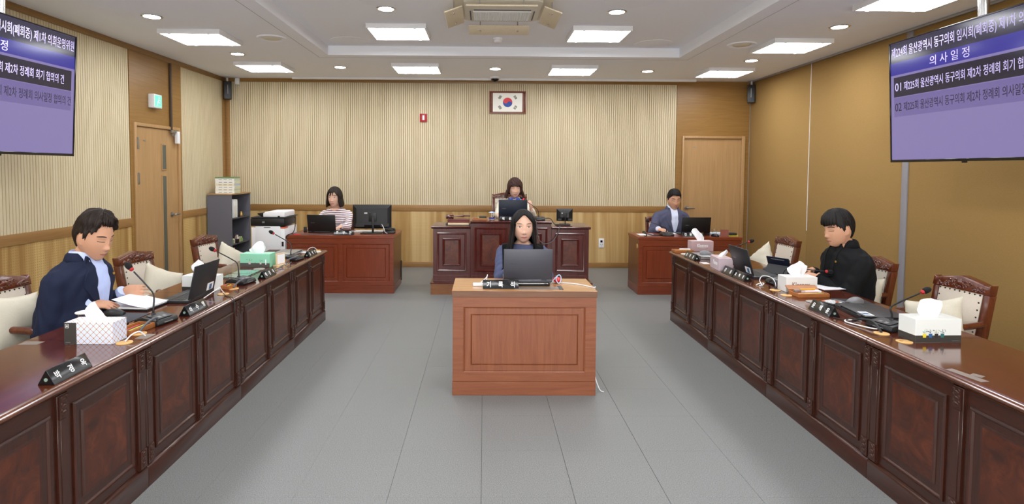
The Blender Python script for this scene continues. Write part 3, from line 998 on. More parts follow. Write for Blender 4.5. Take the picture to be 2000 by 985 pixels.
bl = clerk_desk('clerk_desk', 'red cherry desk at the back left of the woman in stripes', (-2.485, 7.10, 0), 1.345, 0.67, 0.738, 2, CH, ph=(0.152, 0.63))
MB().box(1.3451, 1.356, 0.62, 0.66, 0.05, 0.32).obj('cable_cover', mt['black'], bl)
br = clerk_desk('clerk_desk', 'red cherry desk at the back right of the man in the slate blazer', (1.967, 7.09, 0), 1.31, 0.50, 0.738, 2, CH, ph=(0.152, 0.62))
MB().cyl((-0.0005, 0.06, 0.615), 0.028, -0.004, 18, 'x').obj('cable_cap', mt['grommet'], br)
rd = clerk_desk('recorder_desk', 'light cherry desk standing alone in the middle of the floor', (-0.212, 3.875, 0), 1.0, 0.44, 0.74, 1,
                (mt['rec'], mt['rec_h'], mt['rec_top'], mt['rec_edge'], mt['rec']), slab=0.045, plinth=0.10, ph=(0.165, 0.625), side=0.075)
MB().box(0.43, 0.745, 0.05, 0.13, 0.7401, 0.7425).obj('cable_flap', mt['tape'], rd)
MB().box(0.7451, 0.775, 0.045, 0.17, 0.7401, 0.7420).obj('cable_slot', mt['black'], rd)

# chairman's bench: platform and three cabinets
pf = thing('platform', 'low wooden platform under the dark red bench by the far wall', 'platform', (0.355, 7.04, 0))
MB().box(-1.02, 1.02, 0.008, 1.55, 0, 0.138).obj('riser', WOOD('platform_wood', '7a4a28', '8c5a34', (3, 30, 30), 0.4), pf)
MB().box(-1.026, 1.026, 0, 1.556, 0.138, 0.152).obj('deck', mt['rosew'], pf, 0.003)
RS = [(0, 0), (0, 0.006), (0.008, 0.012), (0.018, 0.010), (0.026, 0.002), (0.07, 0.002), (0.072, 0.009), (0.082, 0.014), (0.092, 0.008), (0.1, 0.002)]
def bench_cab(label, x0, x1, H, panels, D=0.56, over=0.02, y=7.11, cap=(1, 1)):
    t = thing('bench_cabinet', label, 'cabinet', ((x0 + x1) / 2, y, 0.1525), 0, 'cabinets of the dark red bench')
    w = (x1 - x0) / 2
    h = H - 0.1525
    MB().box(-w, w, 0.0105, 0.05, 0.085, h - 0.034).box(-w, -w + 0.022, 0.05, D, 0.0, h - 0.034).box(w - 0.022, w, 0.05, D, 0.0, h - 0.034).obj('carcass', mt['rosew'], t)
    MB().box(-w, w, 0.002, 0.05, 0, 0.085).obj('plinth', mt['rosew'], t, 0.002, 1)
    a, b = -w - over * cap[0], w + over * cap[1]
    prof = [(D + 0.02, h - 0.033), (D + 0.02, h), (-0.005, h), (-0.018, h - 0.003), (-0.022, h - 0.009), (-0.018, h - 0.015), (-0.010, h - 0.017), (-0.008, h - 0.022), (0.002, h - 0.030), (0.01, h - 0.034)]
    MB().prism(prof, 'x', a, b).obj('worktop', mt['rosew'], t, angle=50)
    n = panels
    pw = 2 * w / n
    for k in range(n):
        xx = -w + k * pw
        MB().rects(xx + 0.05, xx + pw - 0.05, 0.13, h - 0.08, 0.01, RS, [0] * 9, 1).obj('panel', [mt['rosew'], mt['rosew_burl']], t, angle=25)
    return t
bench_cab('lower left cabinet of the dark red bench, under the gavel', -0.642, -0.169, 0.86, 1, cap=(1, 0))
bench_cab('tall middle cabinet of the dark red bench', -0.166, 0.860, 0.928, 2, over=0.004)
bench_cab('lower right cabinet of the dark red bench, under the small monitor', 0.863, 1.338, 0.86, 1, cap=(0, 1))

# ---------------------------------------------------------------- chairs and cushions
def chair_proto(name, label, w=0.38, hb=0.93, arms=True, seat_z=0.44):
    """sits facing -y; backrest at +y; origin on the floor under the seat centre"""
    t = thing(name, label, 'chair', (0, 0, 0), 0, 'carved armchairs')
    hw = w / 2
    m = MB()
    m.box(-hw, hw, -0.24, 0.20, seat_z - 0.075, seat_z - 0.025)
    m.obj('seat_frame', mt['chairwood'], t, 0.006)
    m = MB()
    rings = []
    for k, (i, z) in enumerate(((0.012, -0.03), (0.0, -0.015), (0.0, 0.01), (0.015, 0.03), (0.06, 0.04), (0.15, 0.045))):
        rings.append([(-hw + i, -0.235 + i, seat_z + z), (hw - i, -0.235 + i, seat_z + z), (hw - i, 0.19 - i, seat_z + z), (-hw + i, 0.19 - i, seat_z + z)])
    m.loft(rings); m.obj('seat', mt['cream'], t, angle=60)
    for sx in (-1, 1):
        m = MB(); m.tube([(sx * (hw - 0.025), -0.21, 0), (sx * (hw - 0.028), -0.21, 0.2), (sx * (hw - 0.028), -0.21, seat_z - 0.05)], [0.017, 0.02, 0.026], 10)
        m.obj('leg', mt['chairwood'], t)
        m = MB(); m.tube([(sx * (hw - 0.02), 0.30, 0), (sx * (hw - 0.02), 0.235, 0.25), (sx * (hw - 0.02), 0.20, seat_z)], [0.018, 0.02, 0.022], 10, smooth=3)
        m.obj('leg', mt['chairwood'], t)
    tilt = 0.18
    def B(x, z, d):                       # point on the backrest: z above the seat, d towards the sitter
        return (x, 0.215 + (z - seat_z) * tilt - d, z)
    post = MB()
    for sx in (-1, 1):
        a, b = sorted((sx * hw, sx * (hw - 0.042)))
        post.loft([[B(a, seat_z - 0.04, 0.02), B(b, seat_z - 0.04, 0.02), B(b, seat_z - 0.04, -0.03), B(a, seat_z - 0.04, -0.03)],
                   [B(a, hb - 0.0955, 0.02), B(b, hb - 0.0955, 0.02), B(b, hb - 0.0955, -0.03), B(a, hb - 0.0955, -0.03)]])
    post.box(-hw + 0.04, hw - 0.04, 0.20, 0.25, seat_z + 0.02, seat_z + 0.07)
    fr = post.obj('back_frame', mt['chairwood'], t, 0.005)
    # crest rail with an arched top
    n = 20
    front, back = [], []
    for i in range(n + 1):
        u = -1 + 2 * i / n
        top = hb - 0.045 + 0.04 * (max(0, 1 - abs(u) * 1.15) ** 0.7) + (0.012 if abs(u) > 0.9 else 0)
        front.append((u * hw, top))
    poly = [(-hw, hb - 0.095)] + front + [(hw, hb - 0.095)]
    m = MB()
    m.loft([[B(x, z, 0.028) for x, z in poly], [B(x, z, -0.028) for x, z in poly]])
    cr_ = m.obj('crest_rail', mt['chairwood'], t, 0.004)
    rnd = random.Random(4)
    m = MB()
    for i in range(34):                   # carved scrolls on the crest
        u = rnd.uniform(-0.82, 0.82)
        z = hb - 0.082 + rnd.uniform(0, 0.045) * (1.15 - abs(u))
        r = rnd.uniform(0.008, 0.017)
        pts = [B(u * hw + r * math.cos(a), z + r * 0.6 * math.sin(a), 0.029) for a in [q * 0.9 for q in range(6)]]
        m.tube(pts, 0.0042, 5)
    m.ell(B(0, hb - 0.055, 0.028), (0.03, 0.010, 0.018), 12, 6)
    m.obj('carving', mt['chairwood'], cr_, angle=70)
    z0, z1 = seat_z + 0.06, hb - 0.092
    x0 = hw - 0.045
    m = MB()
    rings = []
    for i, d in ((0, 0.0), (0, 0.018), (0.02, 0.024), (0.05, 0.034), (0.11, 0.038)):
        rings.append([B(-x0 + i, z0 + i, d), B(x0 - i, z0 + i, d), B(x0 - i, z1 - i, d), B(-x0 + i, z1 - i, d)])
    m.loft(rings); up_ = m.obj('back_cushion', mt['cream'], t, angle=60)
    m = MB(); m.loft([[B(-x0, z0, -0.022), B(x0, z0, -0.022), B(x0, z1, -0.022), B(-x0, z1, -0.022)], [B(-x0, z0, 0.0), B(x0, z0, 0.0), B(x0, z1, 0.0), B(-x0, z1, 0.0)]])
    m.obj('back_cover', mt['cream'], t)
    m = MB()
    nx, nz = 9, 8
    for i in range(nx):
        x = -x0 + 0.012 + (2 * x0 - 0.024) * i / (nx - 1)
        m.ell(B(x, z1 - 0.012, 0.022), (0.0055, 0.004, 0.0055), 8, 4)
    for j in range(nz):
        z = z0 + 0.012 + (z1 - z0 - 0.024) * j / (nz - 1)
        for s in (-1, 1):
            m.ell(B(s * (x0 - 0.012), z, 0.022), (0.0055, 0.004, 0.0055), 8, 4)
    m.obj('upholstery_nails', mt['nail'], up_, kind='stuff')
    if arms:
        for sx in (-1, 1):
            m = MB()
            m.tube([(sx * (hw - 0.01), 0.235, seat_z + 0.22), (sx * (hw + 0.01), 0.10, seat_z + 0.215), (sx * (hw + 0.015), -0.06, seat_z + 0.21), (sx * (hw + 0.01), -0.13, seat_z + 0.19)], [0.018, 0.02, 0.022, 0.02], 10, smooth=4)
            m.tube([(sx * (hw + 0.012), -0.09, seat_z + 0.20), (sx * (hw + 0.0), -0.07, seat_z + 0.1), (sx * (hw - 0.012), -0.09, seat_z - 0.04)], 0.016, 8, smooth=3)
            m.obj('armrest', mt['chairwood'], t)
    return t

def cushion_mesh():
    def pt(u, v, s):
        x, z = (u - 0.5) * 2, (v - 0.5) * 2
        pinch = 1 - 0.13 * (1 - x * x) * abs(z) ** 2
        pinchz = 1 - 0.13 * (1 - z * z) * abs(x) ** 2
        th = 0.088 * ((1 - abs(x) ** 2.2) * (1 - abs(z) ** 2.2)) ** 0.6
        wr = 0.006 * math.sin(11 * x * z + 6 * z + 3 * x) * (abs(x) + abs(z)) * 0.5
        return (0.18 * x * pinchz, s * (th + wr * (th > 0.01)) * 0.9, 0.18 * z * pinch)
    m = MB()
    for s in (-1, 1):
        vs, fs = grid_patch(lambda u, v: pt(u, v, s), 18, 18)
        m.add(vs, fs)
    me = m.mesh('pillow', [mt['cushion']], angle=180)
    bm = bmesh.new(); bm.from_mesh(me)
    bmesh.ops.remove_doubles(bm, verts=bm.verts, dist=0.0008)
    bmesh.ops.recalc_face_normals(bm, faces=bm.faces)
    bm.to_mesh(me); bm.free(); me.shade_smooth()
    return me
cush_me = cushion_mesh()
def cushion(label, loc, rot):
    o = tag(link('cushion', cush_me), label, 'cushion', 'ivory cushions on the armchairs')
    o.matrix_world = Matrix.Translation(loc) @ Euler(rot).to_matrix().to_4x4()
    return o

c0 = chair_proto('armchair', 'carved armchair behind the navy suited man, at the left edge')
c0.location = (-2.62, 3.38, 0); c0.rotation_euler = (0, 0, math.radians(88))
for x, y, rz, lb in ((-2.46, 4.40, 84, 'empty carved armchair on the left, before the oak door'),
                     (-2.46, 5.52, 85, 'empty carved armchair on the left, before the charcoal bookcase'),
                     (2.80, 5.66, -88, 'empty carved armchair on the right, at the far desk'),
                     (2.77, 4.32, -87, 'carved armchair behind the man in black'),
                     (2.77, 3.50, -84, 'empty carved armchair on the right, behind the flower pot tissue box'),
                     (-2.10, 8.03, 0, 'carved armchair under the woman in stripes'),
                     (2.58, 7.99, 0, 'carved armchair under the man in the slate blazer'),
                     (0.33, 4.80, 0, 'carved armchair under the woman in the black vest')):
    dup(c0, (x, y, 0), math.radians(rz), lb)
cc = chair_proto('armchair', 'wide carved armchair of the woman in the ivory jacket, on the platform', w=0.52, hb=1.10, seat_z=0.46)
cc.location = (0.385, 8.12, 0.1525)

cushion('ivory cushion behind the back of the navy suited man', (-2.73, 3.26, 0.665), (math.radians(-12), math.radians(8), math.radians(84)))
cushion('ivory cushion tipped on its corner on the left chair before the door', (-2.46, 4.30, 0.645), (math.radians(-15), math.radians(24), math.radians(70)))
cushion('ivory cushion tipped on its corner on the left chair before the bookcase', (-2.47, 5.50, 0.645), (math.radians(-15), math.radians(28), math.radians(70)))
cushion('ivory cushion standing diamond-wise on the far right chair', (2.78, 5.58, 0.645), (math.radians(-15), math.radians(-35), math.radians(-80)))
cushion('ivory cushion behind the back of the man in black', (2.84, 4.18, 0.62), (math.radians(-14), math.radians(-4), math.radians(-82)))
cushion('ivory cushion on the right chair behind the flower pot tissue box', (2.79, 3.42, 0.625), (math.radians(-15), math.radians(-16), math.radians(-70)))

# ---------------------------------------------------------------- bookcase, books, printer
t = thing('bookcase', 'charcoal bookcase with oak top in the far left corner', 'bookcase', (-3.74, 8.70, 0), PI / 2)
bw, bd, bh = 0.335, 0.36, 1.20           # half width, depth, height (front faces -y locally)
MB().box(-bw, -bw + 0.018, 0, bd, 0, bh - 0.02).obj('side_panel', mt['shelf'], t)
MB().box(bw - 0.018, bw, 0, bd, 0, bh - 0.02).obj('side_panel', mt['shelf'], t)
MB().box(-bw + 0.018, bw - 0.018, bd - 0.01, bd, 0, bh - 0.02).obj('back_panel', mt['shelf_in'], t)
MB().box(-bw - 0.006, bw + 0.006, -0.008, bd, bh - 0.02, bh).obj('top', mt['oak_door'], t, 0.002)
for z in (0.06, 0.425, 0.815):
    MB().box(-bw + 0.018, bw - 0.018, 0.004, bd - 0.01, z, z + 0.018).obj('shelf', mt['shelf_in'], t)
def book(name, label, loc, sx, sy, sz, cover, group, rz=0.0, spine='y'):
    o = thing(name, label, 'book', loc, rz, group)
    MB().box(-sx / 2 + 0.003, sx / 2 - 0.003, -sy / 2 + 0.003, sy / 2 - 0.003, 0.002, sz - 0.002).obj('pages', mt['paper'], o)
    m = MB(); m.box(-sx / 2, sx / 2, -sy / 2, sy / 2, 0, 0.0018); m.box(-sx / 2, sx / 2, -sy / 2, sy / 2, sz - 0.0018, sz)
    m.box(-sx / 2, sx / 2, -sy / 2, -sy / 2 + 0.002, 0.0018, sz - 0.0018)
    m.obj('cover', cover, o)
    return o
bz = 1.2005
cols = ['f0efe8', 'ece9dc', 'efeee8', 'e9dfc0', 'efeeea', 'eeece6', '6f8f58']
bgrp = 'thick books stacked on the bookcase'
blab = ['lowest white book of the stack on the bookcase', 'second white book from the bottom of the bookcase stack', 'third white book from the bottom of the bookcase stack',
        'cream book in the middle of the bookcase stack', 'fifth white book from the bottom of the bookcase stack', 'white book just under the green one on the bookcase', 'green topped book crowning the stack on the bookcase']
for i, cl in enumerate(cols):
    h = 0.037 if i < 6 else 0.022
    b = book('book', blab[i], (-3.86 + random.uniform(-0.004, 0.004), 8.53, bz), 0.28, 0.22, h, M_('book_cover', cl, 0.5), bgrp)
    for k in range(3):
        MB().box(-0.09 + 0.075 * k, -0.09 + 0.075 * k + 0.05, -0.1106, -0.1101, h * 0.4, h * 0.58).obj('spine_print', mt['mid_grey'], b)
    MB().box(0.1401, 0.1408, -0.10, 0.10, 0.003, h - 0.003).obj('fore_edge', M_('book_edge', ['cfd2a8', 'c9c9ac', 'd6d6b4', 'b9c4cc', 'd8d8b8', 'c8ccb0', '8aa06c'][i], 0.6), b)
    bz += h + 0.0004
for i in range(5):
    y = 8.47 + 0.028 * i
    o = thing('binder', ['white binder leaning nearest the side panel', 'second white binder on the upper shelf', 'cream binder in the middle of the upper shelf', 'fourth white binder on the upper shelf', 'white binder at the right end of the upper shelf row'][i], 'binder', (-3.86, y, 0.8335), 0, 'binders on the upper shelf')
    cl = M_('binder_cover', ['e6e6e4', 'dfe3e2', 'e2dcc0', 'e8e8e6', 'd9dcd8'][i], 0.5)
    MB().box(-0.11, 0.11, -0.012, 0.012, 0, 0.27 + 0.004 * (i % 2)).obj('cover', cl, o, 0.002)
    MB().box(0.1101, 0.1107, -0.008, 0.008, 0.18, 0.24).obj('spine_label', mt['paper'], o)
tag(MB().prism([(-0.05, 0), (-0.05, 0.012), (0.05, 0.02), (0.05, 0)], 'y', -0.03, 0.03).obj('stapler', mt['black'], None, 0.004), 'black stapler lying on the upper shelf of the bookcase', 'stapler').location = (-3.80, 8.66, 0.8335)
tag(MB().lathe([(0.03, 0), (0.034, 0.02), (0.024, 0.05), (0.016, 0.075), (0.006, 0.08), (0.001, 0.082)]).obj('brass_bell', M_('brass', 'a88a58', 0.3, 0.8)), 'small brass hand bell on the upper shelf of the bookcase', 'bell').location = (-3.78, 8.78, 0.8335)
rnd = random.Random(9)
for i, (y, h, c, lb) in enumerate(((8.47, 0.10, '5b8a78', 'green glass bottle on the middle shelf'), (8.53, 0.09, 'c8b89a', 'tan little bottle on the middle shelf'), (8.60, 0.13, '8a6f66', 'tall brown bottle on the middle shelf'), (8.66, 0.11, 'c9c0b8', 'pale bottle on the middle shelf'), (8.73, 0.10, 'b0a48e', 'beige bottle on the middle shelf'), (8.80, 0.07, '7fae58', 'small green jar on the middle shelf'))):
    o = thing('bottle', lb, 'bottle', (-3.79, y, 0.4435), 0, 'bottles on the middle shelf')
    MB().lathe([(0.022, 0), (0.024, h * 0.6), (0.012, h * 0.75), (0.010, h * 0.85)], n=14).obj('bottle_body', M_('bottle_glass', c, 0.2), o)
    MB().lathe([(0.013, h * 0.83), (0.013, h)], n=12).obj('cap', M_('bottle_cap', ['3a6ea8', '22201e', '6b4c46', 'd8d8d8', '2a2a2a', 'b8d070'][i], 0.4), o)
tag(MB().box(-0.04, 0.04, -0.03, 0.03, 0, 0.06).obj('storage_box', mt['black'], None, 0.004), 'small black box before the bottles on the middle shelf', 'box').location = (-3.77, 8.565, 0.4435)
tag(MB().box(-0.11, 0.11, -0.015, 0.015, 0, 0.30).obj('ring_binder', M_('cream_binder', 'd8d4b4', 0.5), None, 0.003), 'tall cream file standing on the bottom shelf of the bookcase', 'file').location = (-3.86, 8.47, 0.0785)

t = thing('printer', 'white and black office printer beside the back left desk', 'printer', (-2.70, 7.06, 0))
wh = mt['white']
MB().box(-0.215, 0.205, 0.004, 0.46, 0.0, 0.36).obj('paper_cabinet', wh, t, 0.006)
MB().box(-0.215, 0.205, 0.0, 0.46, 0.362, 0.84).obj('body', wh, t, 0.01)
MB().box(-0.16, 0.15, -0.012, 0.002, 0.40, 0.855).obj('side_cover', M_('printer_cover', 'dcdde0', 0.45), t, 0.006)
MB().box(-0.05, 0.03, -0.0135, -0.0115, 0.835, 0.845).obj('latch', mt['mid_grey'], t)
MB().box(0.155, 0.2055, -0.002, 0.12, 0.825, 0.842).obj('orange_stripe', M_('printer_orange', 'd06038', 0.4), t)
MB().box(-0.222, 0.20, -0.004, 0.45, 0.856, 0.955).obj('scanner_unit', mt['black'], t, 0.01)
MB().box(-0.22, 0.22, -0.002, 0.46, 0.957, 0.968).obj('scanner_lid', mt['dgrey'], t, 0.003)
MB().prism([(-0.11, 0.97), (-0.16, 1.0), (-0.16, 1.012), (-0.068, 1.018), (-0.068, 0.97)], 'y', 0.06, 0.36).obj('feed_tray', mt['black'], t, 0.004)
MB().prism([(-0.065, 0.97), (-0.065, 1.018), (-0.035, 1.036), (0.19, 1.042), (0.205, 1.032), (0.205, 0.97)], 'y', 0.0, 0.38).obj('document_feeder', wh, t, 0.012)
MB().box(0.12, 0.145, -0.004, 0.02, 0.965, 0.985).obj('feeder_latch', mt['black'], t)
for z in (0.47, 0.60):
    MB().box(0.165, 0.19, -0.003, 0.001, z, z + 0.06).obj('socket', mt['black'], t)
MB().box(-0.075, -0.045, -0.0048, -0.0042, 0.895, 0.915).obj('badge', mt['mid_grey'], t)
# ---------------------------------------------------------------- small things on the desks
def nameplate(label, x, y, rz, L, text, group='triangular black name plates', z=ZD, size=0.036, emblem=0):
    t = thing('name_plate', label, 'name plate', (x, y, z + 0.0004), math.radians(rz), group)
    h, d = 0.058, 0.034
    MB().prism([(-d, 0), (d, 0), (0.002, h), (-0.002, h)], 'x', -L / 2, L / 2).obj('wedge', mt['plate'], t, 0.0012, 1)
    n = len(text)
    a = math.atan2(h, d - 0.002)
    for i, ch in enumerate(text):
        px = -L / 2 + L * (i + 0.5) / n
        M = Matrix.Translation((px, -(d + 0.002) * 0.5 - 0.0014 * math.sin(a), h * 0.5 + 0.0014 * math.cos(a))) @ Matrix.Rotation(a, 4, 'X')
        lettering(ch, size, mt['letter'], t, M, 0.0006, sx=0.85)
    if emblem:
        s = emblem
        MB().cyl((s * (L / 2 + 0.0002), 0, 0.021), 0.007, s * 0.0016, 16, 'x').obj('emblem', mt['emblem'], t)
    return t
nameplate('black name plate nearest on the left desk, before the diamond tissue box', -1.690, 2.266, 90, 0.212, '박경옥', emblem=-1)
nameplate('black name plate on the left beside the open laptop', -1.700, 3.293, 90, 0.214, '이수영', emblem=-1)
nameplate('black name plate on the left below the green tissue box', -1.690, 4.387, 90, 0.216, '박문옥', emblem=-1)
nameplate('black name plate farthest along the left desks', -1.679, 5.450, 90, 0.235, '윤혜빈', emblem=-1)
nameplate('black name plate farthest along the right desks', 2.005, 5.370, -90, 0.25, '임채윤', emblem=1)
nameplate('first of two touching black name plates before the right laptop, farther one', 2.020, 4.558, -90, 0.196, '강동', emblem=0)
nameplate('second of two touching black name plates before the right laptop, nearer one', 2.024, 4.361, -90, 0.19, '효박은', emblem=1, size=0.03)
nameplate('shiny name plate on the right desk below the calculator', 2.040, 3.324, -90, 0.21, '윤혜윤', emblem=1)
nameplate('wide name plate on the light cherry desk in the middle', 0.122, 3.965, 0, 0.252, '기록석', z=0.740, size=0.046)
nameplate('name plate before the woman in stripes', -1.780, 7.165, 0, 0.25, '주무관', z=0.738, size=0.044)
nameplate('name plate on the tall middle bench cabinet', 0.335, 7.19, 0, 0.26, '위원장', z=0.928, size=0.044)
nameplate('name plate before the man in the slate blazer', 2.680, 7.165, 0, 0.27, '전문위원', z=0.738, size=0.042)

def tube_thing(name, label, cat, pts, r, mat, group=None, n=7):
    return tag(MB().tube(pts, r, n, smooth=6).obj(name, mat), label, cat, group)

def microphone(label, x, y, rz, bend, tip, z=ZD, group='gooseneck conference microphones'):
    """base centre x,y; user sits towards local +y; bend and tip are world points of the gooseneck"""
    t = thing('microphone', label, 'microphone', (x, y, z + 0.0004), math.radians(rz), group)
    MB().prism([(-0.075, 0), (-0.082, 0.010), (-0.070, 0.030), (0.02, 0.044), (0.065, 0.030), (0.078, 0.008), (0.075, 0)], 'x', -0.075, 0.075).obj('base', mt['black'], t, 0.006)
    MB().prism([(-0.062, 0.0338), (0.018, 0.0458), (0.018, 0.0478), (-0.062, 0.0358)], 'x', -0.052, 0.052).obj('top_plate', mt['dgrey'], t, 0.001, 1)
    for k in range(2):
        MB().prism([(-0.05, 0.0362), (-0.03, 0.0392), (-0.03, 0.0412), (-0.05, 0.0382)], 'x', -0.03 + 0.035 * k, -0.01 + 0.035 * k).obj('button', mt['mid_grey'], t)
    MB().box(-0.03, 0.03, -0.0815, -0.0785, 0.012, 0.016).obj('badge', mt['mid_grey'], t)
    I = (Matrix.Translation((x, y, z)) @ Matrix.Rotation(math.radians(rz), 4, 'Z')).inverted()
    b, e = I @ Vector(bend), I @ Vector(tip)
    s0 = Vector((0, 0.015, 0.044))
    d = (e - b).normalized()
    m = MB()
    m.tube([s0, s0 + Vector((0, 0, 0.03)), b * 0.9 + s0 * 0.1, b + (e - b) * 0.25, e - d * 0.05], [0.0065, 0.005, 0.0042, 0.0042, 0.0042], 8, smooth=7)
    m.lathe([(0.012, 0), (0.012, 0.008), (0.007, 0.012)], (s0.x, s0.y, s0.z - 0.002), 14)
    m.obj('gooseneck', mt['black'], t, angle=60)
    R = d.to_track_quat('Z', 'Y').to_matrix().to_4x4()
    m = MB(Matrix.Translation(e - d * 0.05) @ R)
    m.lathe([(0.006, 0.008), (0.009, 0.011), (0.0122, 0.015), (0.0122, 0.022)], n=14)
    m.obj('red_ring', mt['redring'], t, label='red light ring')
    m = MB(Matrix.Translation(e - d * 0.05) @ R)
    m.lathe([(0.0115, 0.022), (0.0155, 0.03), (0.0165, 0.042), (0.0145, 0.054), (0.009, 0.063), (0.001, 0.066)], n=16)
    m.obj('windscreen', mt['foam'], t, angle=70)
    return t
microphone('gooseneck microphone on the left in front of the navy suited man', -1.785, 3.055, 78, (-1.815, 3.09, 0.89), (-1.955, 3.09, 1.045))
microphone('gooseneck microphone on the left, over the glass desk plate', -1.785, 4.125, 78, (-1.825, 4.16, 0.885), (-2.015, 4.16, 0.985))
microphone('gooseneck microphone on the left, in front of the printer', -1.765, 5.185, 78, (-1.795, 5.24, 0.88), (-1.985, 5.24, 0.99))
microphone('gooseneck microphone on the right beside the flower pot tissue box', 2.195, 2.99, -75, (2.205, 3.0, 0.855), (2.405, 3.0, 0.945))
microphone('gooseneck microphone on the right, behind the pink cube tissue box', 2.19, 5.12, -80, (2.20, 5.1, 0.855), (2.455, 5.1, 0.945))
microphone('low gooseneck microphone pointing at the man in black', 2.225, 4.165, -85, (2.27, 4.16, 0.862), (2.575, 4.12, 0.838))
mc_ = microphone('gooseneck microphone of the woman in the ivory jacket', 0.715, 7.30, 0, (0.70, 7.32, 1.07), (0.49, 7.36, 1.215), z=0.928)
for ch_ in kids(mc_):
    if ch_.name.startswith('red_ring'):
        ch_.data.materials[0] = mt['redglow']      # this one is switched on
        ch_['label'] = 'lit red light ring'
microphone('gooseneck microphone of the man in the slate blazer', 2.375, 7.26, 0, (2.36, 7.27, 0.845), (2.13, 7.30, 0.925), z=0.738)

def sheet(parent, seed, w=0.05, h=0.085, name='tissue', lean=0.0, sy=1.0, narrow=0.75):
    """a pulled-up tissue: a folded double sheet, narrow at the slot, flaring, with a ragged peaked top"""
    rnd = random.Random(seed)
    ph = [rnd.uniform(0, 6.28) for _ in range(6)]
    n, k = 44, 16
    pk = rnd.uniform(-0.35, 0.35)
    rings = []
    for i in range(k + 1):
        t = i / k
        ring = []
        for j in range(n):
            a = 2 * PI * j / n
            u = math.cos(a)
            flare = w * (0.72 + 0.62 * math.sin(min(1.0, t * 1.15) * PI / 2) - 0.25 * narrow * t ** 4)
            top = h * (1.06 - (0.30 + 0.35 * narrow) * abs(u - pk) ** 1.4 + 0.05 * math.sin(5 * u + ph[0]))
            x = flare * u + lean * t * t
            fold = 0.011 * t * math.sin(4.2 * u + ph[1]) + 0.006 * t * math.sin(9 * u + ph[2] + 2 * t)
            y = (0.007 + 0.020 * math.sin(PI * min(1, t * 1.05)) ** 0.8) * math.copysign(abs(math.sin(a)) ** 0.8, math.sin(a)) * sy * (1 - 0.55 * abs(u)) + fold
            y += 0.018 * t * t * abs(u) ** 2 * math.copysign(1, math.sin(ph[3] + u))
            ring.append((x, y, top * t - 0.004))
        rings.append(ring)
    return MB().loft(rings, cap=True).obj(name, mt['tissue'], parent, angle=45)

def tissue_box(label, x, y, rz, w, d, h, mats, seed, group, tw=0.05, th=0.085, lean=0.0, name='tissue_box', narrow=0.75):
    """mats: body, top"""
    t = thing(name, label, 'tissue box', (x, y, ZD + 0.0004), math.radians(rz), group)
    m = MB(); m.box(-w / 2, w / 2, -d / 2, d / 2, 0, h)
    o = m.obj('carton', [mats[0], mats[1]], t, 0.0015, 1)
    for p in o.data.polygons:
        if p.normal.z > 0.8:
            p.material_index = 1
    m = MB(); m.loft([[(min(w * 0.3, 0.075) * math.cos(2 * PI * j / 20), 0.018 * math.sin(2 * PI * j / 20), h + zz) for j in range(20)] for zz in (0.0, 0.0008)])
    m.obj('slot', mt['white'], t)
    s = sheet(t, seed, tw, th, lean=lean, narrow=narrow)
    s.location = (0, 0, h)
    return t
tg = 'tissue boxes on the member desks'
def decal(parent, name, mat, x0, x1, z0, z1, y):
    return MB().box(x0, x1, y - 0.0005, y, z0, z1).obj(name, mat, parent)
dk = M_('print_charcoal', '3a3836', 0.4)
ta = tissue_box('diamond patterned tissue box with black band at the near left', -1.881, 2.722, 0, 0.229, 0.108, 0.105,
                (LATTICE('diamond_print', 'd6e2f6', 'd69a70', '4a4440', 34), LATTICE('diamond_print_top', 'e8ecf4', 'd9a585', '7a706a', 34, True)), 3, tg, 0.045, 0.085, 0.0)
decal(ta, 'dark_band', dk, -0.1143, -0.056, 0.001, 0.104, -0.054)
m = MB()
for a, b, c, e_ in ((-0.108, -0.092, 0.097, 0.0985), (-0.108, -0.092, 0.079, 0.0805), (-0.108, -0.1065, 0.079, 0.0985), (-0.0935, -0.092, 0.079, 0.0985), (-0.104, -0.096, 0.085, 0.091)):
    m.box(a, b, -0.0551, -0.0546, c, e_)
m.obj('printed_mark', mt['letter'], ta)
decal(ta, 'printed_line', mt['mid_grey'], -0.108, -0.085, 0.008, 0.0105, -0.0546)
white_c = M_('carton_white', 'dfe3e0', 0.4)
def plant(parent, x, z, y, potc, leafc, seed, k=1.0, kind=0):
    rnd = random.Random(seed)
    pot, leaf = M_('print_pot', potc, 0.5), M_('print_leaf', leafc, 0.5)
    m = MB(); m.prism([(x - 0.0075 * k, z), (x + 0.0075 * k, z), (x + 0.0095 * k, z + 0.02 * k), (x - 0.0095 * k, z + 0.02 * k)], 'y', y - 0.0011, y - 0.0005)
    m.obj('printed_pot', pot, parent)
    m = MB()
    for i in range(11):
        a = rnd.uniform(0.5, 2.6)
        r = rnd.uniform(0.006, 0.024) * k
        cx, cz_ = x + r * math.cos(a), z + 0.021 * k + r * math.sin(a)
        s = rnd.uniform(0.0014, 0.0028) * k
        m.prism([(cx + s * 1.5 * math.cos(q * PI / 3 + a), cz_ + s * math.sin(q * PI / 3)) for q in range(6)], 'y', y - 0.0011, y - 0.0006)
    m.box(x - 0.0006, x + 0.0006, y - 0.0009, y - 0.0005, z + 0.02 * k, z + 0.04 * k)
    m.obj('printed_leaves', leaf, parent)
tb = tissue_box('white tissue box with small plant print behind the left laptop', -1.946, 3.892, -6, 0.232, 0.112, 0.105, (white_c, white_c), 5, tg, 0.06, 0.10)
decal(tb, 'dark_band', dk, -0.1155, 0.1155, 0.001, 0.030, -0.056)
plant(tb, -0.03, 0.018, -0.056, 'd8c840', '5a7a6a', 1, 1.0)
mint = M_('carton_mint', '8fd3b4', 0.35)
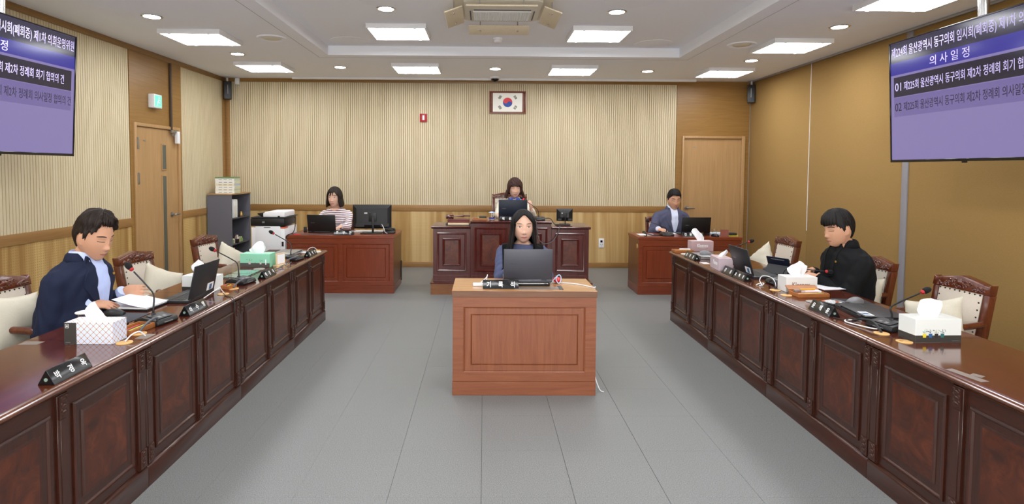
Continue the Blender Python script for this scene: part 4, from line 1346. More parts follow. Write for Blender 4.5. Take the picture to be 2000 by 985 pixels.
tg_ = tissue_box('mint green tissue box with cactus print', -1.948, 4.852, -2, 0.256, 0.125, 0.115, (mint, M_('carton_mint_top', '9cdcc0', 0.35)), 8, tg, 0.058, 0.10, narrow=0.5)
decal(tg_, 'dark_band', M_('print_taupe', '55504c', 0.5), -0.1275, 0.1275, 0.001, 0.036, -0.0625)
plant(tg_, -0.045, 0.026, -0.0625, 'c9c4c0', '5c7a68', 2, 1.15)
plant(tg_, 0.003, 0.028, -0.0625, '4a4644', '4a4644', 5, 0.4)
plant(tg_, 0.05, 0.026, -0.0625, 'd8cfc8', '2c3a34', 3, 0.9)
decal(tg_, 'printed_bar', mt['letter'], 0.09, 0.099, 0.022, 0.068, -0.063)
pink = M_('carton_pink', 'b89d9f', 0.45); pinkt = M_('carton_pink_top', 'c4aaac', 0.45)
tr1 = tissue_box('pink tissue box at the far end of the right desks', 2.304, 5.935, 2, 0.232, 0.115, 0.105, (pink, pinkt), 12, tg, 0.042, 0.125, -0.05, narrow=0.2)
lettering('Kleenex', 0.052, mt['letter'], tr1, face_y(0.0, -0.0581, 0.060), 0.0008, fit=0.118)
decal(tr1, 'printed_line', mt['letter'], -0.03, 0.03, 0.033, 0.0345, -0.0576)
tr2 = tissue_box('pink cube-like tissue box seen end-on beside two name plates', 2.055, 4.82, -5, 0.118, 0.228, 0.105, (M_('carton_lilac', 'c3b1b8', 0.45), pinkt), 14, tg, 0.026, 0.058, 0.035, narrow=0.3)
lettering('Kleenex', 0.05, mt['letter'], tr2, Matrix.Translation((-0.0596, -0.03, 0.06)) @ Matrix.Rotation(-PI / 2, 4, 'Z') @ Matrix.Rotation(PI / 2, 4, 'X'), 0.0008, fit=0.11)
tr3 = tissue_box('white tissue box with brown script before the man in black', 2.228, 3.948, 1, 0.222, 0.112, 0.105, (M_('carton_white_2', 'dddcda', 0.4), M_('carton_white_3', 'e2e1df', 0.4)), 21, tg, 0.052, 0.10, 0.0, narrow=0.3)
lettering('Kleenex', 0.05, M_('print_brown', '8a6a60', 0.5), tr3, face_y(-0.005, -0.0565, 0.052), 0.0006, fit=0.125)
tr4 = tissue_box('white tissue box printed with a row of flower pots at the near right', 2.257, 2.797, 2, 0.236, 0.112, 0.118, (white_c, M_('carton_white_4', 'd3d5cf', 0.4)), 35, tg, 0.056, 0.092, 0.0, narrow=0.12)
decal(tr4, 'dark_band', dk, -0.1178, 0.1178, 0.001, 0.036, -0.056)
MB().box(-0.1185, -0.118, -0.0558, 0.0558, 0.001, 0.036).obj('dark_band', dk, tr4)
for i, (c, l) in enumerate((('e2cf3c', '7f9ea0'), ('2c5f96', '3a3a38'), ('2a2a2a', 'a8a67c'), ('2f6a6c', '3a4a58'))):
    plant(tr4, -0.072 + 0.0305 * i, 0.025, -0.056, c, l, 40 + i, 1.0)
decal(tr4, 'printed_line', mt['mid_grey'], 0.07, 0.108, 0.008, 0.0095, -0.0567)

def laptop(label, x, y, rz, w=0.355, d=0.235, lid=0.225, ang=100, mat='black', z=ZD, base_h=0.018, logo=True, closed=False, group='laptops', logo_mat='mid_grey', sticker=False):
    """hinge along local x at y=0, back of the lid faces local -y, keyboard towards +y"""
    t = thing('laptop', label, 'laptop', (x, y, z + 0.0004), math.radians(rz), group)
    MB().box(-w / 2, w / 2, 0.0, d, 0, base_h).obj('base', mt[mat], t, 0.003)
    MB().box(-w / 2 + 0.012, w / 2 - 0.012, 0.035, d - 0.09, base_h, base_h + 0.0008).obj('keyboard_deck', mt['black'], t)
    m = MB()
    for r in range(5):
        for c in range(14):
            kx = -w / 2 + 0.018 + c * (w - 0.036) / 14
            ky = 0.040 + r * 0.019
            m.box(kx, kx + (w - 0.036) / 14 - 0.003, ky, ky + 0.0155, base_h + 0.0008, base_h + 0.0022)
    m.obj('keys', mt['dgrey'], t, kind='stuff')
    MB().box(-0.055, 0.055, d - 0.08, d - 0.012, base_h, base_h + 0.0006).obj('touchpad', mt['dgrey'], t)
    a = math.radians(0 if closed else ang)
    R = Matrix.Translation((0, 0.004, base_h + 0.003)) @ Matrix.Rotation(a, 4, 'X')
    m = MB(R); m.box(-w / 2, w / 2, 0.0, lid, 0.0, 0.007)
    ld = m.obj('lid', mt[mat], t, 0.0025)
    m = MB(R); m.box(-w / 2 + 0.006, w / 2 - 0.006, 0.012, lid - 0.006, -0.0006, 0.0)
    m.obj('screen', mt['black_gloss'], ld)
    for s in (-1, 1):
        MB().cyl((s * w * 0.33 - 0.02, 0.002, base_h + 0.001), 0.005, 0.04, 10, 'x').obj('hinge', mt['dgrey'], t)
    if logo:
        M = R @ Matrix.Translation((-w * 0.31, lid * 0.52, 0.0073)) @ (Matrix.Rotation(0, 4, 'Z'))
        lettering('SAMSUNG', 0.011, mt[logo_mat], ld, M)
    if sticker:
        m = MB(R); m.box(w * 0.16, w * 0.42, 0.015, 0.065, 0.007, 0.0075); st = m.obj('sticker', mt['paper'], ld)
        m = MB(R); m.box(w * 0.25, w * 0.36, 0.018, 0.055, 0.0075, 0.0078); m.obj('sticker_print', M_('sticker_blue', '4a6f96', 0.4), st)
    return t
laptop('open laptop on the left desk facing the navy suited man', -1.835, 3.65, 90, 0.325, 0.18, 0.215, 102, 'dgrey', sticker=True, logo=False)
laptop('open dark laptop on the right desk behind two name plates', 2.122, 4.54, -90, 0.345, 0.23, 0.215, 105, 'dgrey', sticker=True, logo_mat='mid_grey')
laptop('graphite laptop on the light cherry desk', 0.322, 4.05, 0, 0.352, 0.225, 0.228, 98, 'grey_lap', z=0.7645, logo_mat='dgrey')
t = thing('docking_stand', 'black docking block under the graphite laptop', 'laptop stand', (0.34, 4.03, 0.7426))
MB().box(-0.13, 0.14, 0.0, 0.22, 0, 0.022).obj('block', mt['black'], t, 0.003)
MB().box(-0.125, 0.125, -0.002, 0.0, 0.016, 0.0215).obj('chrome_edge', mt['chrome'], t)
MB().box(0.10, 0.118, -0.003, -0.001, 0.012, 0.019).obj('port', mt['black_gloss'], t)
laptop('black laptop before the woman in stripes', -2.115, 7.36, -4, 0.375, 0.235, 0.225, 100, 'black', z=0.738)
laptop('dark navy laptop on the dark red bench', 0.38, 7.34, 0, 0.375, 0.22, 0.245, 97, 'navy_lap', z=0.928)
laptop('black laptop before the man in the slate blazer', 2.765, 7.30, 3, 0.385, 0.235, 0.22, 98, 'black', z=0.738)
laptop('closed black laptop with sticker on the right desk beside the shiny name plate', 2.175, 3.30, -97, 0.34, 0.235, 0.235, 0, 'dgrey', closed=True, sticker=True)
laptop('closed silver laptop at the far end of the right desks', 2.075, 5.46, -90, 0.28, 0.18, 0.18, 0, 'silver', closed=True, logo=False)
laptop('closed silver laptop at the far end of the left desks', -1.83, 5.52, 90, 0.34, 0.2, 0.2, 0, 'silver', closed=True, logo=False)

def monitor(label, x, y, rz, w, h, zc, z, neck, mat='dgrey'):
    t = thing('monitor', label, 'monitor', (x, y, z + 0.0004), math.radians(rz), None)
    z0, z1 = zc - h / 2 - z, zc + h / 2 - z
    m = MB(); m.rects(-w / 2, w / 2, z0, z1, 0, [(0, 0), (0, 0.008), (0.02, 0.02), (0.05, 0.032)], None, 0); m.box(-w / 2, w / 2, 0, 0.008, z0, z1)
    bk = m.obj('back_shell', mt[mat], t, angle=25)
    MB().box(-w / 2 + 0.008, w / 2 - 0.008, 0.0081, 0.0095, z0 + 0.008, z1 - 0.008).obj('screen', mt['black_gloss'], t)
    MB().box(-w * 0.08, w * 0.12, -0.040, -0.030, z0 + h * 0.3, z0 + h * 0.68).obj('mount_plate', mt['black'], t, 0.003)
    for s in (-0.42, 0.22):
        MB().box(w * s, w * (s + 0.22), -0.0335, -0.028, z0 + h * 0.08, z0 + h * 0.22).obj('port_bay', mt['black'], bk)
    MB().box(-w * 0.2, -w * 0.12, -0.0335, -0.0315, z0 + h * 0.62, z0 + h * 0.68).obj('maker_badge', mt['silver'], bk)
    MB().box(w * 0.0, w * 0.055, -0.055, -0.035, 0.012, z0 + h * 0.55).obj('stand_neck', mt['black'], t, 0.004)
    MB().prism([(-neck, -0.12), (neck, -0.12), (neck * 0.9, 0.08), (-neck * 0.9, 0.08)], 'z', 0, 0.012).obj('stand_base', mt['black'], t, 0.004)
    return t
monitor('large black monitor seen from behind on the back left desk', -1.462, 7.38, 3, 0.50, 0.315, 0.955, 0.738, 0.14, 'black')
monitor('small black monitor on the right bench cabinet', 1.065, 7.40, -4, 0.21, 0.165, 0.99, 0.86, 0.07, 'black')

def mouse(label, x, y, rz, body, z=ZD):
    t = thing('computer_mouse', label, 'mouse', (x, y, z + 0.0004), math.radians(rz), 'computer mice')
    rings = []
    for u in (0, 0.12, 0.3, 0.5, 0.7, 0.88, 1.0):
        yy = -0.052 + 0.104 * u
        w = 0.031 * math.sin(PI * (0.12 + 0.76 * u)) ** 0.45
        h = 0.036 * math.sin(PI * (0.10 + 0.72 * u)) ** 0.8
        rings.append([(w * math.cos(a) * (1 if math.sin(a) < 0.2 else 1), yy, max(0.0, 0.004 + h * max(0, math.sin(a)) ** 0.7 if math.sin(a) > 0 else 0)) for a in [2 * PI * j / 18 for j in range(18)]])
    MB().loft(rings).obj('shell', mt[body], t, angle=60)
    m = MB(); m.cyl((-0.003, 0.03, 0.026), 0.008, 0.006, 12, 'x'); m.obj('scroll_wheel', mt['black'], t)
    m = MB(); m.box(-0.0006, 0.0006, 0.008, 0.045, 0.0, 0.034); m.obj('button_gap', mt['black_gloss'], t)
    return t
mouse('black mouse on the left between the diamond tissue box and the papers', -2.105, 3.20, 100, 'black')
mouse('grey mouse on top of the silver laptop at the far right', 2.17, 5.46, 70, 'mid_grey', z=ZD + 0.0285)
mouse('grey mouse behind the open right laptop', 2.42, 4.74, -60, 'dgrey')
mouse('grey mouse on a dark pad near the man in black', 2.385, 3.56, -75, 'mid_grey', z=ZD + 0.0034)

def flat(name, label, cat, x0, x1, y0, y1, mat, th=0.003, z=ZD, rz=0, group=None, bev=0.001):
    cx, cy = (x0 + x1) / 2, (y0 + y1) / 2
    o = tag(MB().box(x0 - cx, x1 - cx, y0 - cy, y1 - cy, 0, th).obj(name, mat, None, bev if th > 0.0025 else 0), label, cat, group)
    o.location = (cx, cy, z + 0.0003)
    o.rotation_euler = (0, 0, math.radians(rz))
    return o
flat('mouse_pad', 'dark mouse pad behind the diamond tissue box', 'mouse pad', -2.13, -1.93, 3.06, 3.25, M_('pad_grey', '3c3d44', 0.8))
flat('mouse_pad', 'dark mouse pad under the grey mouse on the right', 'mouse pad', 2.29, 2.50, 3.46, 3.68, M_('pad_black', '26262a', 0.8), rz=-6)
def coaster(label, x, y, col='9a968e', r=0.05):
    o = tag(MB().lathe([(r, 0), (r, 0.003), (r - 0.002, 0.004), (0.001, 0.004)], n=28).obj('coaster', M_('coaster', col, 0.5)), label, 'coaster', 'round coasters')
    o.location = (x, y, ZD + 0.0003)
coaster('grey round coaster before the mint green tissue box', -1.88, 4.705, r=0.045)
coaster('grey round coaster on the right beside the pen tray', 2.136, 3.60, r=0.04)
coaster('white round coaster at the far end of the left desks', -1.684, 5.70, 'cfcfca', 0.035)
coaster('white round coaster at the far end of the right desks', 2.04, 5.66, 'cfcfca', 0.04)

def grommet(label, x, y):
    t = thing('cable_grommet', label, 'cable cap', (x, y, ZD + 0.0003), random.uniform(0, 3), 'tan desk cable caps')
    MB().lathe([(0.036, 0), (0.036, 0.003), (0.032, 0.004), (0.001, 0.004)], n=26).obj('cap', mt['grommet'], t)
    MB().cyl((0.014, 0, 0.0036), 0.009, 0.0008, 12).obj('cable_hole', mt['tray'], t)
for lb, x, y in (('tan cable cap at the corner of the diamond tissue box', -1.728, 2.695), ('tan cable cap on the left under the thick microphone cable', -1.750, 2.845),
                 ('tan cable cap on the left beside the white cable loop of the laptop', -1.742, 3.755), ('tan cable cap on the left under the second microphone cable', -1.750, 3.925),
                 ('tan cable cap on the left at the wooden card stand', -1.735, 4.80), ('tan cable cap on the left before the far microphone', -1.745, 4.95), ('tan cable cap at the far left desk end', -1.717, 5.795),
                 ('tan cable cap on the right under the black and white cable arch', 2.075, 3.952), ('tan cable cap on the right beside the open pen tray', 2.066, 3.79),
                 ('tan cable cap on the right before the near microphone', 2.084, 2.893), ('tan cable cap at the corner of the flower pot tissue box', 2.098, 2.752)):
    grommet(lb, x, y)
for lb, pts, r, mat in (
    ('thick grey cable from the near left microphone into its cap', [(-1.752, 2.85, 0.742), (-1.735, 2.89, 0.778), (-1.725, 2.95, 0.79), (-1.735, 2.985, 0.765)], 0.006, 'cable_g'),
    ('white cable arch beside the diamond tissue box', [(-1.728, 2.70, 0.741), (-1.715, 2.735, 0.765), (-1.70, 2.77, 0.768), (-1.69, 2.80, 0.739)], 0.0035, 'cable_w'),
    ('thick grey cable of the second left microphone', [(-1.752, 3.93, 0.742), (-1.735, 3.97, 0.775), (-1.71, 4.04, 0.785), (-1.72, 4.07, 0.76)], 0.006, 'cable_g'),
    ('white cable folded to a peak by the left laptop', [(-1.80, 3.60, 0.741), (-1.775, 3.66, 0.765), (-1.752, 3.72, 0.785), (-1.745, 3.735, 0.770), (-1.738, 3.76, 0.742)], 0.003, 'cable_w'),
    ('thin black cable running off the left desk edge', [(-1.742, 3.755, 0.742), (-1.70, 3.70, 0.739), (-1.66, 3.66, 0.739), (-1.628, 3.64, 0.737), (-1.612, 3.63, 0.70), (-1.612, 3.62, 0.64)], 0.0025, 'cable_b'),
    ('thick dark cable of the far left microphone', [(-1.745, 4.95, 0.742), (-1.73, 4.99, 0.772), (-1.70, 5.08, 0.778), (-1.71, 5.13, 0.757)], 0.006, 'cable_g'),
    ('looped grey cable on the left before the card stand', [(-1.735, 4.80, 0.742), (-1.70, 4.76, 0.745), (-1.72, 4.64, 0.745), (-1.68, 4.70, 0.76), (-1.65, 4.82, 0.775), (-1.69, 4.83, 0.765), (-1.73, 4.73, 0.742)], 0.0028, 'cable_g'),
    ('white cable arch at the far left desk end', [(-1.76, 5.62, 0.739), (-1.77, 5.68, 0.768), (-1.74, 5.74, 0.775), (-1.717, 5.795, 0.744)], 0.003, 'cable_w'),
    ('white cable arch on the right before the open laptop', [(2.05, 4.09, 0.739), (2.07, 4.17, 0.765), (2.09, 4.16, 0.80), (2.10, 4.05, 0.805), (2.09, 3.98, 0.775), (2.076, 3.955, 0.741)], 0.003, 'cable_w'),
    ('thick black cable on the right dropping into its cap', [(2.16, 4.20, 0.745), (2.12, 4.12, 0.77), (2.10, 4.03, 0.79), (2.085, 3.98, 0.77), (2.078, 3.956, 0.741)], 0.0065, 'cable_b'),
    ('small white plug cable curled on the right desk edge', [(2.02, 4.12, 0.739), (2.05, 4.14, 0.744), (2.08, 4.13, 0.75), (2.06, 4.10, 0.744), (2.03, 4.09, 0.741)], 0.0035, 'cable_w'),
    ('thick black cable bundle before the near right microphone', [(2.08, 3.12, 0.742), (2.09, 3.06, 0.765), (2.10, 2.99, 0.775), (2.09, 2.93, 0.76), (2.084, 2.895, 0.741)], 0.0065, 'cable_b'),
    ('white cable looped before the near right microphone', [(2.13, 3.12, 0.741), (2.06, 3.14, 0.741), (2.03, 3.10, 0.741), (2.05, 3.03, 0.742), (2.075, 2.96, 0.745), (2.10, 2.95, 0.744)], 0.0035, 'cable_w'),
    ('thin black cable lying on the right desk before the closed laptop', [(2.02, 3.20, 0.739), (2.05, 3.14, 0.741), (2.08, 3.13, 0.755), (2.10, 3.10, 0.75)], 0.0028, 'cable_b'),
    ('white cable at the left of the light cherry desk', [(0.15, 4.13, 0.7435), (0.08, 4.09, 0.746), (0.05, 4.06, 0.745), (0.02, 4.08, 0.744), (-0.03, 4.06, 0.744), (0.02, 4.17, 0.775), (0.03, 4.20, 0.79), (0.02, 4.16, 0.75)], 0.003, 'cable_w'),
    ('white cable running right across the light cherry desk and over its edge', [(0.50, 4.15, 0.75), (0.58, 4.14, 0.7445), (0.68, 4.10, 0.7445), (0.755, 4.02, 0.7445), (0.788, 3.975, 0.7445), (0.803, 4.0, 0.735), (0.803, 4.12, 0.6), (0.803, 4.12, 0.25), (0.813, 4.05, 0.10), (0.835, 3.96, 0.015), (0.86, 3.93, 0.006)], 0.0035, 'cable_w'),
    ('pale blue cable loop at the right of the graphite laptop', [(0.50, 4.12, 0.745), (0.54, 4.14, 0.79), (0.565, 4.14, 0.802), (0.575, 4.13, 0.775), (0.555, 4.11, 0.745), (0.535, 4.12, 0.775), (0.55, 4.13, 0.8)], 0.0038, None),
    ('grey cable lying along the front of the back left desk', [(-2.46, 7.22, 0.742), (-2.40, 7.2, 0.744), (-2.25, 7.2, 0.742), (-2.10, 7.18, 0.742), (-1.98, 7.2, 0.742), (-1.92, 7.24, 0.742)], 0.005, 'cable_g'),
    ('black cable from printer to back left desk', [(-2.47, 7.35, 0.95), (-2.44, 7.3, 0.93), (-2.43, 7.25, 0.83), (-2.44, 7.2, 0.76), (-2.47, 7.1, 0.742), (-2.495, 7.085, 0.70), (-2.50, 7.075, 0.55), (-2.50, 7.06, 0.48)], 0.006, 'cable_b'),
    ('black cable arching onto the right bench cabinet', [(0.79, 7.30, 0.945), (0.84, 7.3, 0.955), (0.875, 7.28, 0.94), (0.90, 7.26, 0.90), (0.93, 7.25, 0.868)], 0.005, 'cable_b'),
    ('grey cable hanging down the front of the dark red bench', [(0.97, 7.13, 0.866), (0.96, 7.08, 0.864), (0.945, 7.075, 0.82), (0.92, 7.075, 0.75), (0.86, 7.075, 0.675), (0.77, 7.075, 0.65), (0.70, 7.075, 0.70), (0.675, 7.075, 0.80), (0.665, 7.075, 0.905), (0.66, 7.085, 0.935), (0.66, 7.18, 0.935)], 0.005, 'cable_g'),
    ('black cable coil on the back right desk', [(2.30, 7.25, 0.745), (2.2, 7.2, 0.75), (2.10, 7.2, 0.765), (2.05, 7.22, 0.785), (2.08, 7.24, 0.79), (2.10, 7.2, 0.745), (2.06, 7.16, 0.744)], 0.007, 'cable_b'),
    ('white power cable behind the large monitor', [(-1.33, 7.33, 0.86), (-1.30, 7.30, 0.82), (-1.28, 7.29, 0.765), (-1.25, 7.29, 0.745)], 0.004, 'cable_w'),
):
    tube_thing('cable', label=lb, cat='cable', pts=pts, r=r, mat=mt[mat] if mat else M_('blue_cable', 'b4cfe4', 0.5), group='loose cables')

def pen_tray(label, x, y, rz, seed, lid=False, note=True, w=0.17, d=0.10):
    rnd = random.Random(seed)
    t = thing('pen_tray', label, 'pen tray', (x, y, ZD + 0.0003), math.radians(rz), 'wooden pen trays')
    h = 0.026
    m = MB(); m.box(-w / 2, w / 2, -d / 2, d / 2, 0, 0.006)
    m.box(-w / 2, w / 2, -d / 2, -d / 2 + 0.007, 0.006, h); m.box(-w / 2, w / 2, d / 2 - 0.007, d / 2, 0.006, h)
    m.box(-w / 2, -w / 2 + 0.007, -d / 2 + 0.007, d / 2 - 0.007, 0.006, h); m.box(w / 2 - 0.007, w / 2, -d / 2 + 0.007, d / 2 - 0.007, 0.006, h)
    m.obj('tray', mt['tray'], t, 0.0015, 1)
    for i in range(4):
        c = ['202022', 'd8c020', '1c1c1e', 'c8323c'][i]
        yy = -d / 2 + 0.014 + 0.012 * i
        MB().tube([(-w / 2 + 0.012, yy, h - 0.006), (w / 2 - 0.015 - 0.01 * i, yy + 0.004, h - 0.004)], 0.0042, 8).obj('pen', M_('pen_colour', c, 0.35), t)
    if note:
        MB().box(-w * 0.1, w * 0.42, 0.005, d / 2 - 0.009, 0.010, h + 0.006).obj('note_pad', mt['paper'], t)
    if lid:
        m = MB(Matrix.Translation((0, d / 2, h)) @ Matrix.Rotation(math.radians(24), 4, 'X')); m.box(-w / 2, w / 2, 0.001, 0.05, 0.0, 0.006)
        m.obj('raised_lid', mt['tray'], t, 0.001, 1)
        MB().tube([(-0.05, 0.02, h + 0.012), (0.06, 0.03, h + 0.014)], 0.006, 8).obj('orange_marker', M_('orange_marker', 'e8a020', 0.4), t)
        MB().box(-w / 2 + 0.01, -w / 2 + 0.055, 0.0, 0.02, h - 0.002, h + 0.014).obj('correction_tape', mt['silver'], t, 0.003)
    return t
pen_tray('wooden pen tray half hidden behind the diamond tissue box', -1.80, 2.895, 82, 1, False, False)
pen_tray('wooden pen tray on the left between white tissue box and second microphone', -1.79, 3.94, 80, 2, False, False, 0.09, 0.07)
pen_tray('wooden pen tray on the left behind the card stand', -1.80, 5.00, 85, 3, False, True, 0.14, 0.09)
pen_tray('wooden pen tray with raised lid and orange marker on the right', 2.215, 3.78, 2, 4, True, True, 0.215, 0.12)
pen_tray('wooden pen tray at the far end of the right desks', 2.07, 5.81, 0, 5, False, True, 0.20, 0.10)
t = thing('card_stand', 'pale wooden card stand beside the mint green tissue box', 'card stand', (-1.765, 4.88, ZD + 0.0003), math.radians(70))
pw = M_('pale_wood', 'd9bf98', 0.5)
MB().box(-0.06, 0.06, -0.03, 0.03, 0, 0.012).obj('foot', pw, t, 0.001, 1)
MB().box(-0.055, 0.055, -0.006, 0.006, 0.012, 0.11).obj('upright', pw, t, 0.001, 1)
MB().box(-0.045, 0.045, -0.0075, -0.006, 0.02, 0.10).obj('card', mt['paper'], t)

# papers and glass on the left
gp = thing('glass_desk_plate', 'clear glass desk plate over papers on the left desk', 'glass plate', (-1.93, 4.46, ZD + 0.0003), PI / 2)
MB().box(-0.17, 0.17, -0.10, 0.10, 0.002, 0.008).obj('glass', M_('green_glass', 'd8f0e8', 0.03, trans=1.0), gp, 0.001, 1)
for i, (a, b) in enumerate(((-0.15, -0.02), (0.01, 0.15))):
    MB().box(a, b, -0.09, 0.08, 0, 0.0012).obj('paper', mt['paper'], gp)
t = thing('document', 'white document lying open in the hands of the navy suited man', 'document', (-2.12, 3.41, ZD + 0.012), math.radians(82))
MB().box(-0.105, 0.105, -0.148, 0.148, 0, 0.006).obj('page_stack', mt['paper'], t)
def curl(u, v):
    a = v * 1.9
    return (-0.105 + 0.21 * u, -0.148 + 0.075 * math.sin(a) + 0.16 * v * v * 0.9, 0.0075 + 0.055 * (1 - math.cos(a)) * 0.62)
m = MB(); vs, fs = grid_patch(curl, 6, 16); m.add(vs, fs); m.add([(a, b, c + 0.0006) for a, b, c in vs], [tuple(reversed(f)) for f in fs])
m.obj('lifted_page', mt['paper'], t)
t.rotation_euler = (0, 0, math.radians(86))
tag(MB().box(-0.11, 0.105, -0.155, 0.15, 0, 0.010).obj('folder', mt['black'], None, 0.002), 'black folder under the document of the navy suited man', 'folder').matrix_world = Matrix.Translation((-2.12, 3.41, ZD + 0.0004)) @ Matrix.Rotation(math.radians(86), 4, 'Z')
t = thing('covered_glass', 'drinking glass with white lid behind the diamond tissue box', 'glass', (-2.08, 2.93, ZD + 0.0003))
MB().lathe([(0.028, 0), (0.033, 0.085), (0.030, 0.085), (0.026, 0.006), (0.001, 0.006)], n=24, cap=False).obj('tumbler', mt['glass'], t)
MB().lathe([(0.001, 0.086), (0.043, 0.086), (0.044, 0.090), (0.030, 0.094), (0.001, 0.095)], n=28, cap=False).obj('lid', M_('cup_lid', 'e9e6dc', 0.4), t)
tag(MB().box(-0.04, 0.04, -0.015, 0.015, 0, 0.012).obj('phone', mt['black_gloss'], None, 0.003), 'black phone lying between mouse pad and diamond tissue box', 'phone').location = (-1.945, 3.0, ZD + 0.0003)
flat('paper_slip', 'pale paper slip before the far left name plate', 'paper', -1.86, -1.74, 5.63, 5.72, M_('slip', 'cfd8e2', 0.6), 0.0015)
flat('dark_case', 'black case at the left frame edge on the near desk', 'case', -1.80, -1.69, 1.80, 1.905, mt['black'], 0.02, bev=0.004)

# right side
t = thing('tablet', 'dark tablet propped on its keyboard case before the man in black', 'tablet', (2.47, 4.62, ZD + 0.0003), math.radians(-62))
MB().box(-0.10, 0.10, 0.0, 0.13, 0, 0.008).obj('keyboard_case', mt['dgrey'], t, 0.002)
m = MB(Matrix.Translation((0, 0.0, 0.008)) @ Matrix.Rotation(math.radians(112), 4, 'X')); m.box(-0.10, 0.10, 0.0, 0.14, 0.0, 0.008); m.obj('tablet_body', mt['navy_lap'], t, 0.003)
m = MB(Matrix.Translation((0, 0.0, 0.008)) @ Matrix.Rotation(math.radians(112), 4, 'X')); m.box(-0.06, 0.06, 0.118, 0.126, 0.008, 0.0086); m.obj('camera_strip', mt['silver'], t)
m = MB(Matrix.Translation((0, -0.075, 0.0)) @ Matrix.Rotation(math.radians(58), 4, 'X')); m.box(-0.098, 0.098, 0.0, 0.09, 0.0, 0.004); m.obj('kickstand', mt['dgrey'], t, 0.001, 1)
t = thing('calculator', 'white keyed calculator on the right before the dark mouse pad', 'calculator', (2.245, 3.55, ZD + 0.0003), math.radians(-68))
MB().box(-0.05, 0.05, -0.075, 0.075, 0, 0.014).obj('case', mt['dgrey'], t, 0.003)
MB().box(-0.042, 0.042, 0.035, 0.062, 0.014, 0.0155).obj('display', mt['mid_grey'], t)
for r in range(4):
    for c in range(4):
        MB().box(-0.042 + 0.022 * c, -0.026 + 0.022 * c, -0.062 + 0.022 * r, -0.047 + 0.022 * r, 0.014, 0.017).obj('key', mt['white'] if (r + c) % 5 else M_('orange_key', 'd0602c', 0.4), t)
flat('paper_sheet', 'white paper sheet under the arm of the man in black', 'paper', 2.42, 2.60, 3.98, 4.19, mt['paper'], 0.0015, rz=8)
flat('memo_pad', 'pink memo slips behind the pink cube tissue box', 'memo pad', 2.19, 2.27, 4.86, 4.93, M_('memo_pink', 'd9a8c8', 0.6), 0.012)
flat('tape_strip', 'grey tape strip stuck across the near right desk', 'tape', 1.995, 2.035, 2.22, 2.37, mt['tape'], 0.0008, rz=10, group='grey tape strips')
flat('tape_strip', 'small grey tape strip at the left end of the near right tape', 'tape', 2.04, 2.075, 2.27, 2.31, mt['tape'], 0.0008, rz=30, group='grey tape strips')
flat('tape_strip', 'grey tape strip on the left desk beside the armrest', 'tape', -2.21, -2.12, 2.66, 2.71, mt['tape'], 0.0008, group='grey tape strips')
flat('tape_strip', 'grey tape square at the joint beside the left white cable arch', 'tape', -1.72, -1.66, 2.76, 2.84, mt['tape'], 0.0008, group='grey tape strips')
flat('paper_slip', 'white slip before the far right name plate', 'paper', 2.0, 2.06, 5.06, 5.16, M_('slip', 'd8ccc8', 0.6), 0.0015)

# recorder desk, back desks, bench
tag(MB().box(-0.04, 0.04, -0.02, 0.02, 0, 0.02).obj('charger', mt['white'], None, 0.004), 'white charger block at the left of the light cherry desk', 'charger').location = (-0.035, 4.04, 0.7405)
tag(MB().ell((0, 0, 0.02), (0.035, 0.05, 0.02), 16, 10).obj('red_pouch', mt['red']), 'red pouch at the right of the graphite laptop', 'pouch').location = (0.55, 4.17, 0.7410)
t = thing('desk_phone', 'black phone set at the right end of the back left desk', 'phone', (-1.235, 7.36, 0.7385))
MB().prism([(-0.05, 0), (-0.05, 0.03), (0.06, 0.055), (0.06, 0)], 'x', -0.075, 0.075).obj('body', mt['black'], t, 0.005)
MB().tube([(-0.07, 0.0, 0.055), (-0.035, 0.0, 0.064), (0.035, 0.0, 0.064), (0.07, 0.0, 0.055)], [0.016, 0.011, 0.011, 0.016], 10, smooth=3).obj('handset', mt['dgrey'], t)
flat('keyboard', 'white keyboard under the large monitor', 'keyboard', -1.72, -1.32, 7.45, 7.58, mt['white'], 0.018, 0.738, bev=0.003)
flat('red_card', 'red and white card at the left end of the back left desk', 'card', -2.42, -2.33, 7.13, 7.18, mt['red'], 0.006, 0.738)
tag(MB().box(-0.02, 0.02, -0.02, 0.02, 0, 0.07).obj('webcam', mt['black'], None, 0.006), 'little black webcam at the left of the striped woman laptop', 'webcam').location = (-2.36, 7.45, 0.7385)
t = thing('document_tray', 'black tray holding a cream booklet on the left bench cabinet', 'tray', (-0.325, 7.30, 0.8604))
MB().prism([(-0.155, 0.0), (-0.165, 0.022), (-0.15, 0.022), (-0.142, 0.006), (0.142, 0.006), (0.15, 0.022), (0.165, 0.022), (0.155, 0)], 'y', -0.10, 0.12).obj('tray', mt['black'], t)
MB().box(-0.135, 0.135, -0.09, 0.11, 0.0062, 0.034).obj('booklet', M_('cream_booklet', 'dcc7a2', 0.6), t, 0.003)
t = thing('sound_block', 'dark red box under the gavel', 'box', (-0.325, 7.31, 0.8948))
MB().box(-0.14, 0.14, -0.09, 0.09, 0, 0.030).obj('case', M_('dark_red_case', '6a2a26', 0.5), t, 0.003)
MB().box(-0.142, 0.142, -0.092, 0.092, 0.0302, 0.040).obj('lid', M_('dark_red_lid', '5c2422', 0.5), t, 0.003)
t = thing('gavel', 'dark wooden gavel lying on the dark red box', 'gavel', (-0.44, 7.30, 0.9352 + 0.0312))
R = Matrix.Rotation(PI / 2, 4, 'Y') @ Matrix.Rotation(0.3, 4, 'X')
MB(Matrix.Rotation(PI / 2, 4, 'Y') @ Matrix.Translation((0, 0, -0.05))).lathe([(0.02, 0), (0.03, 0.006), (0.030, 0.018), (0.024, 0.024), (0.027, 0.05), (0.024, 0.076), (0.030, 0.082), (0.030, 0.094), (0.02, 0.1)], n=20).obj('head', mt['rosew'], t)
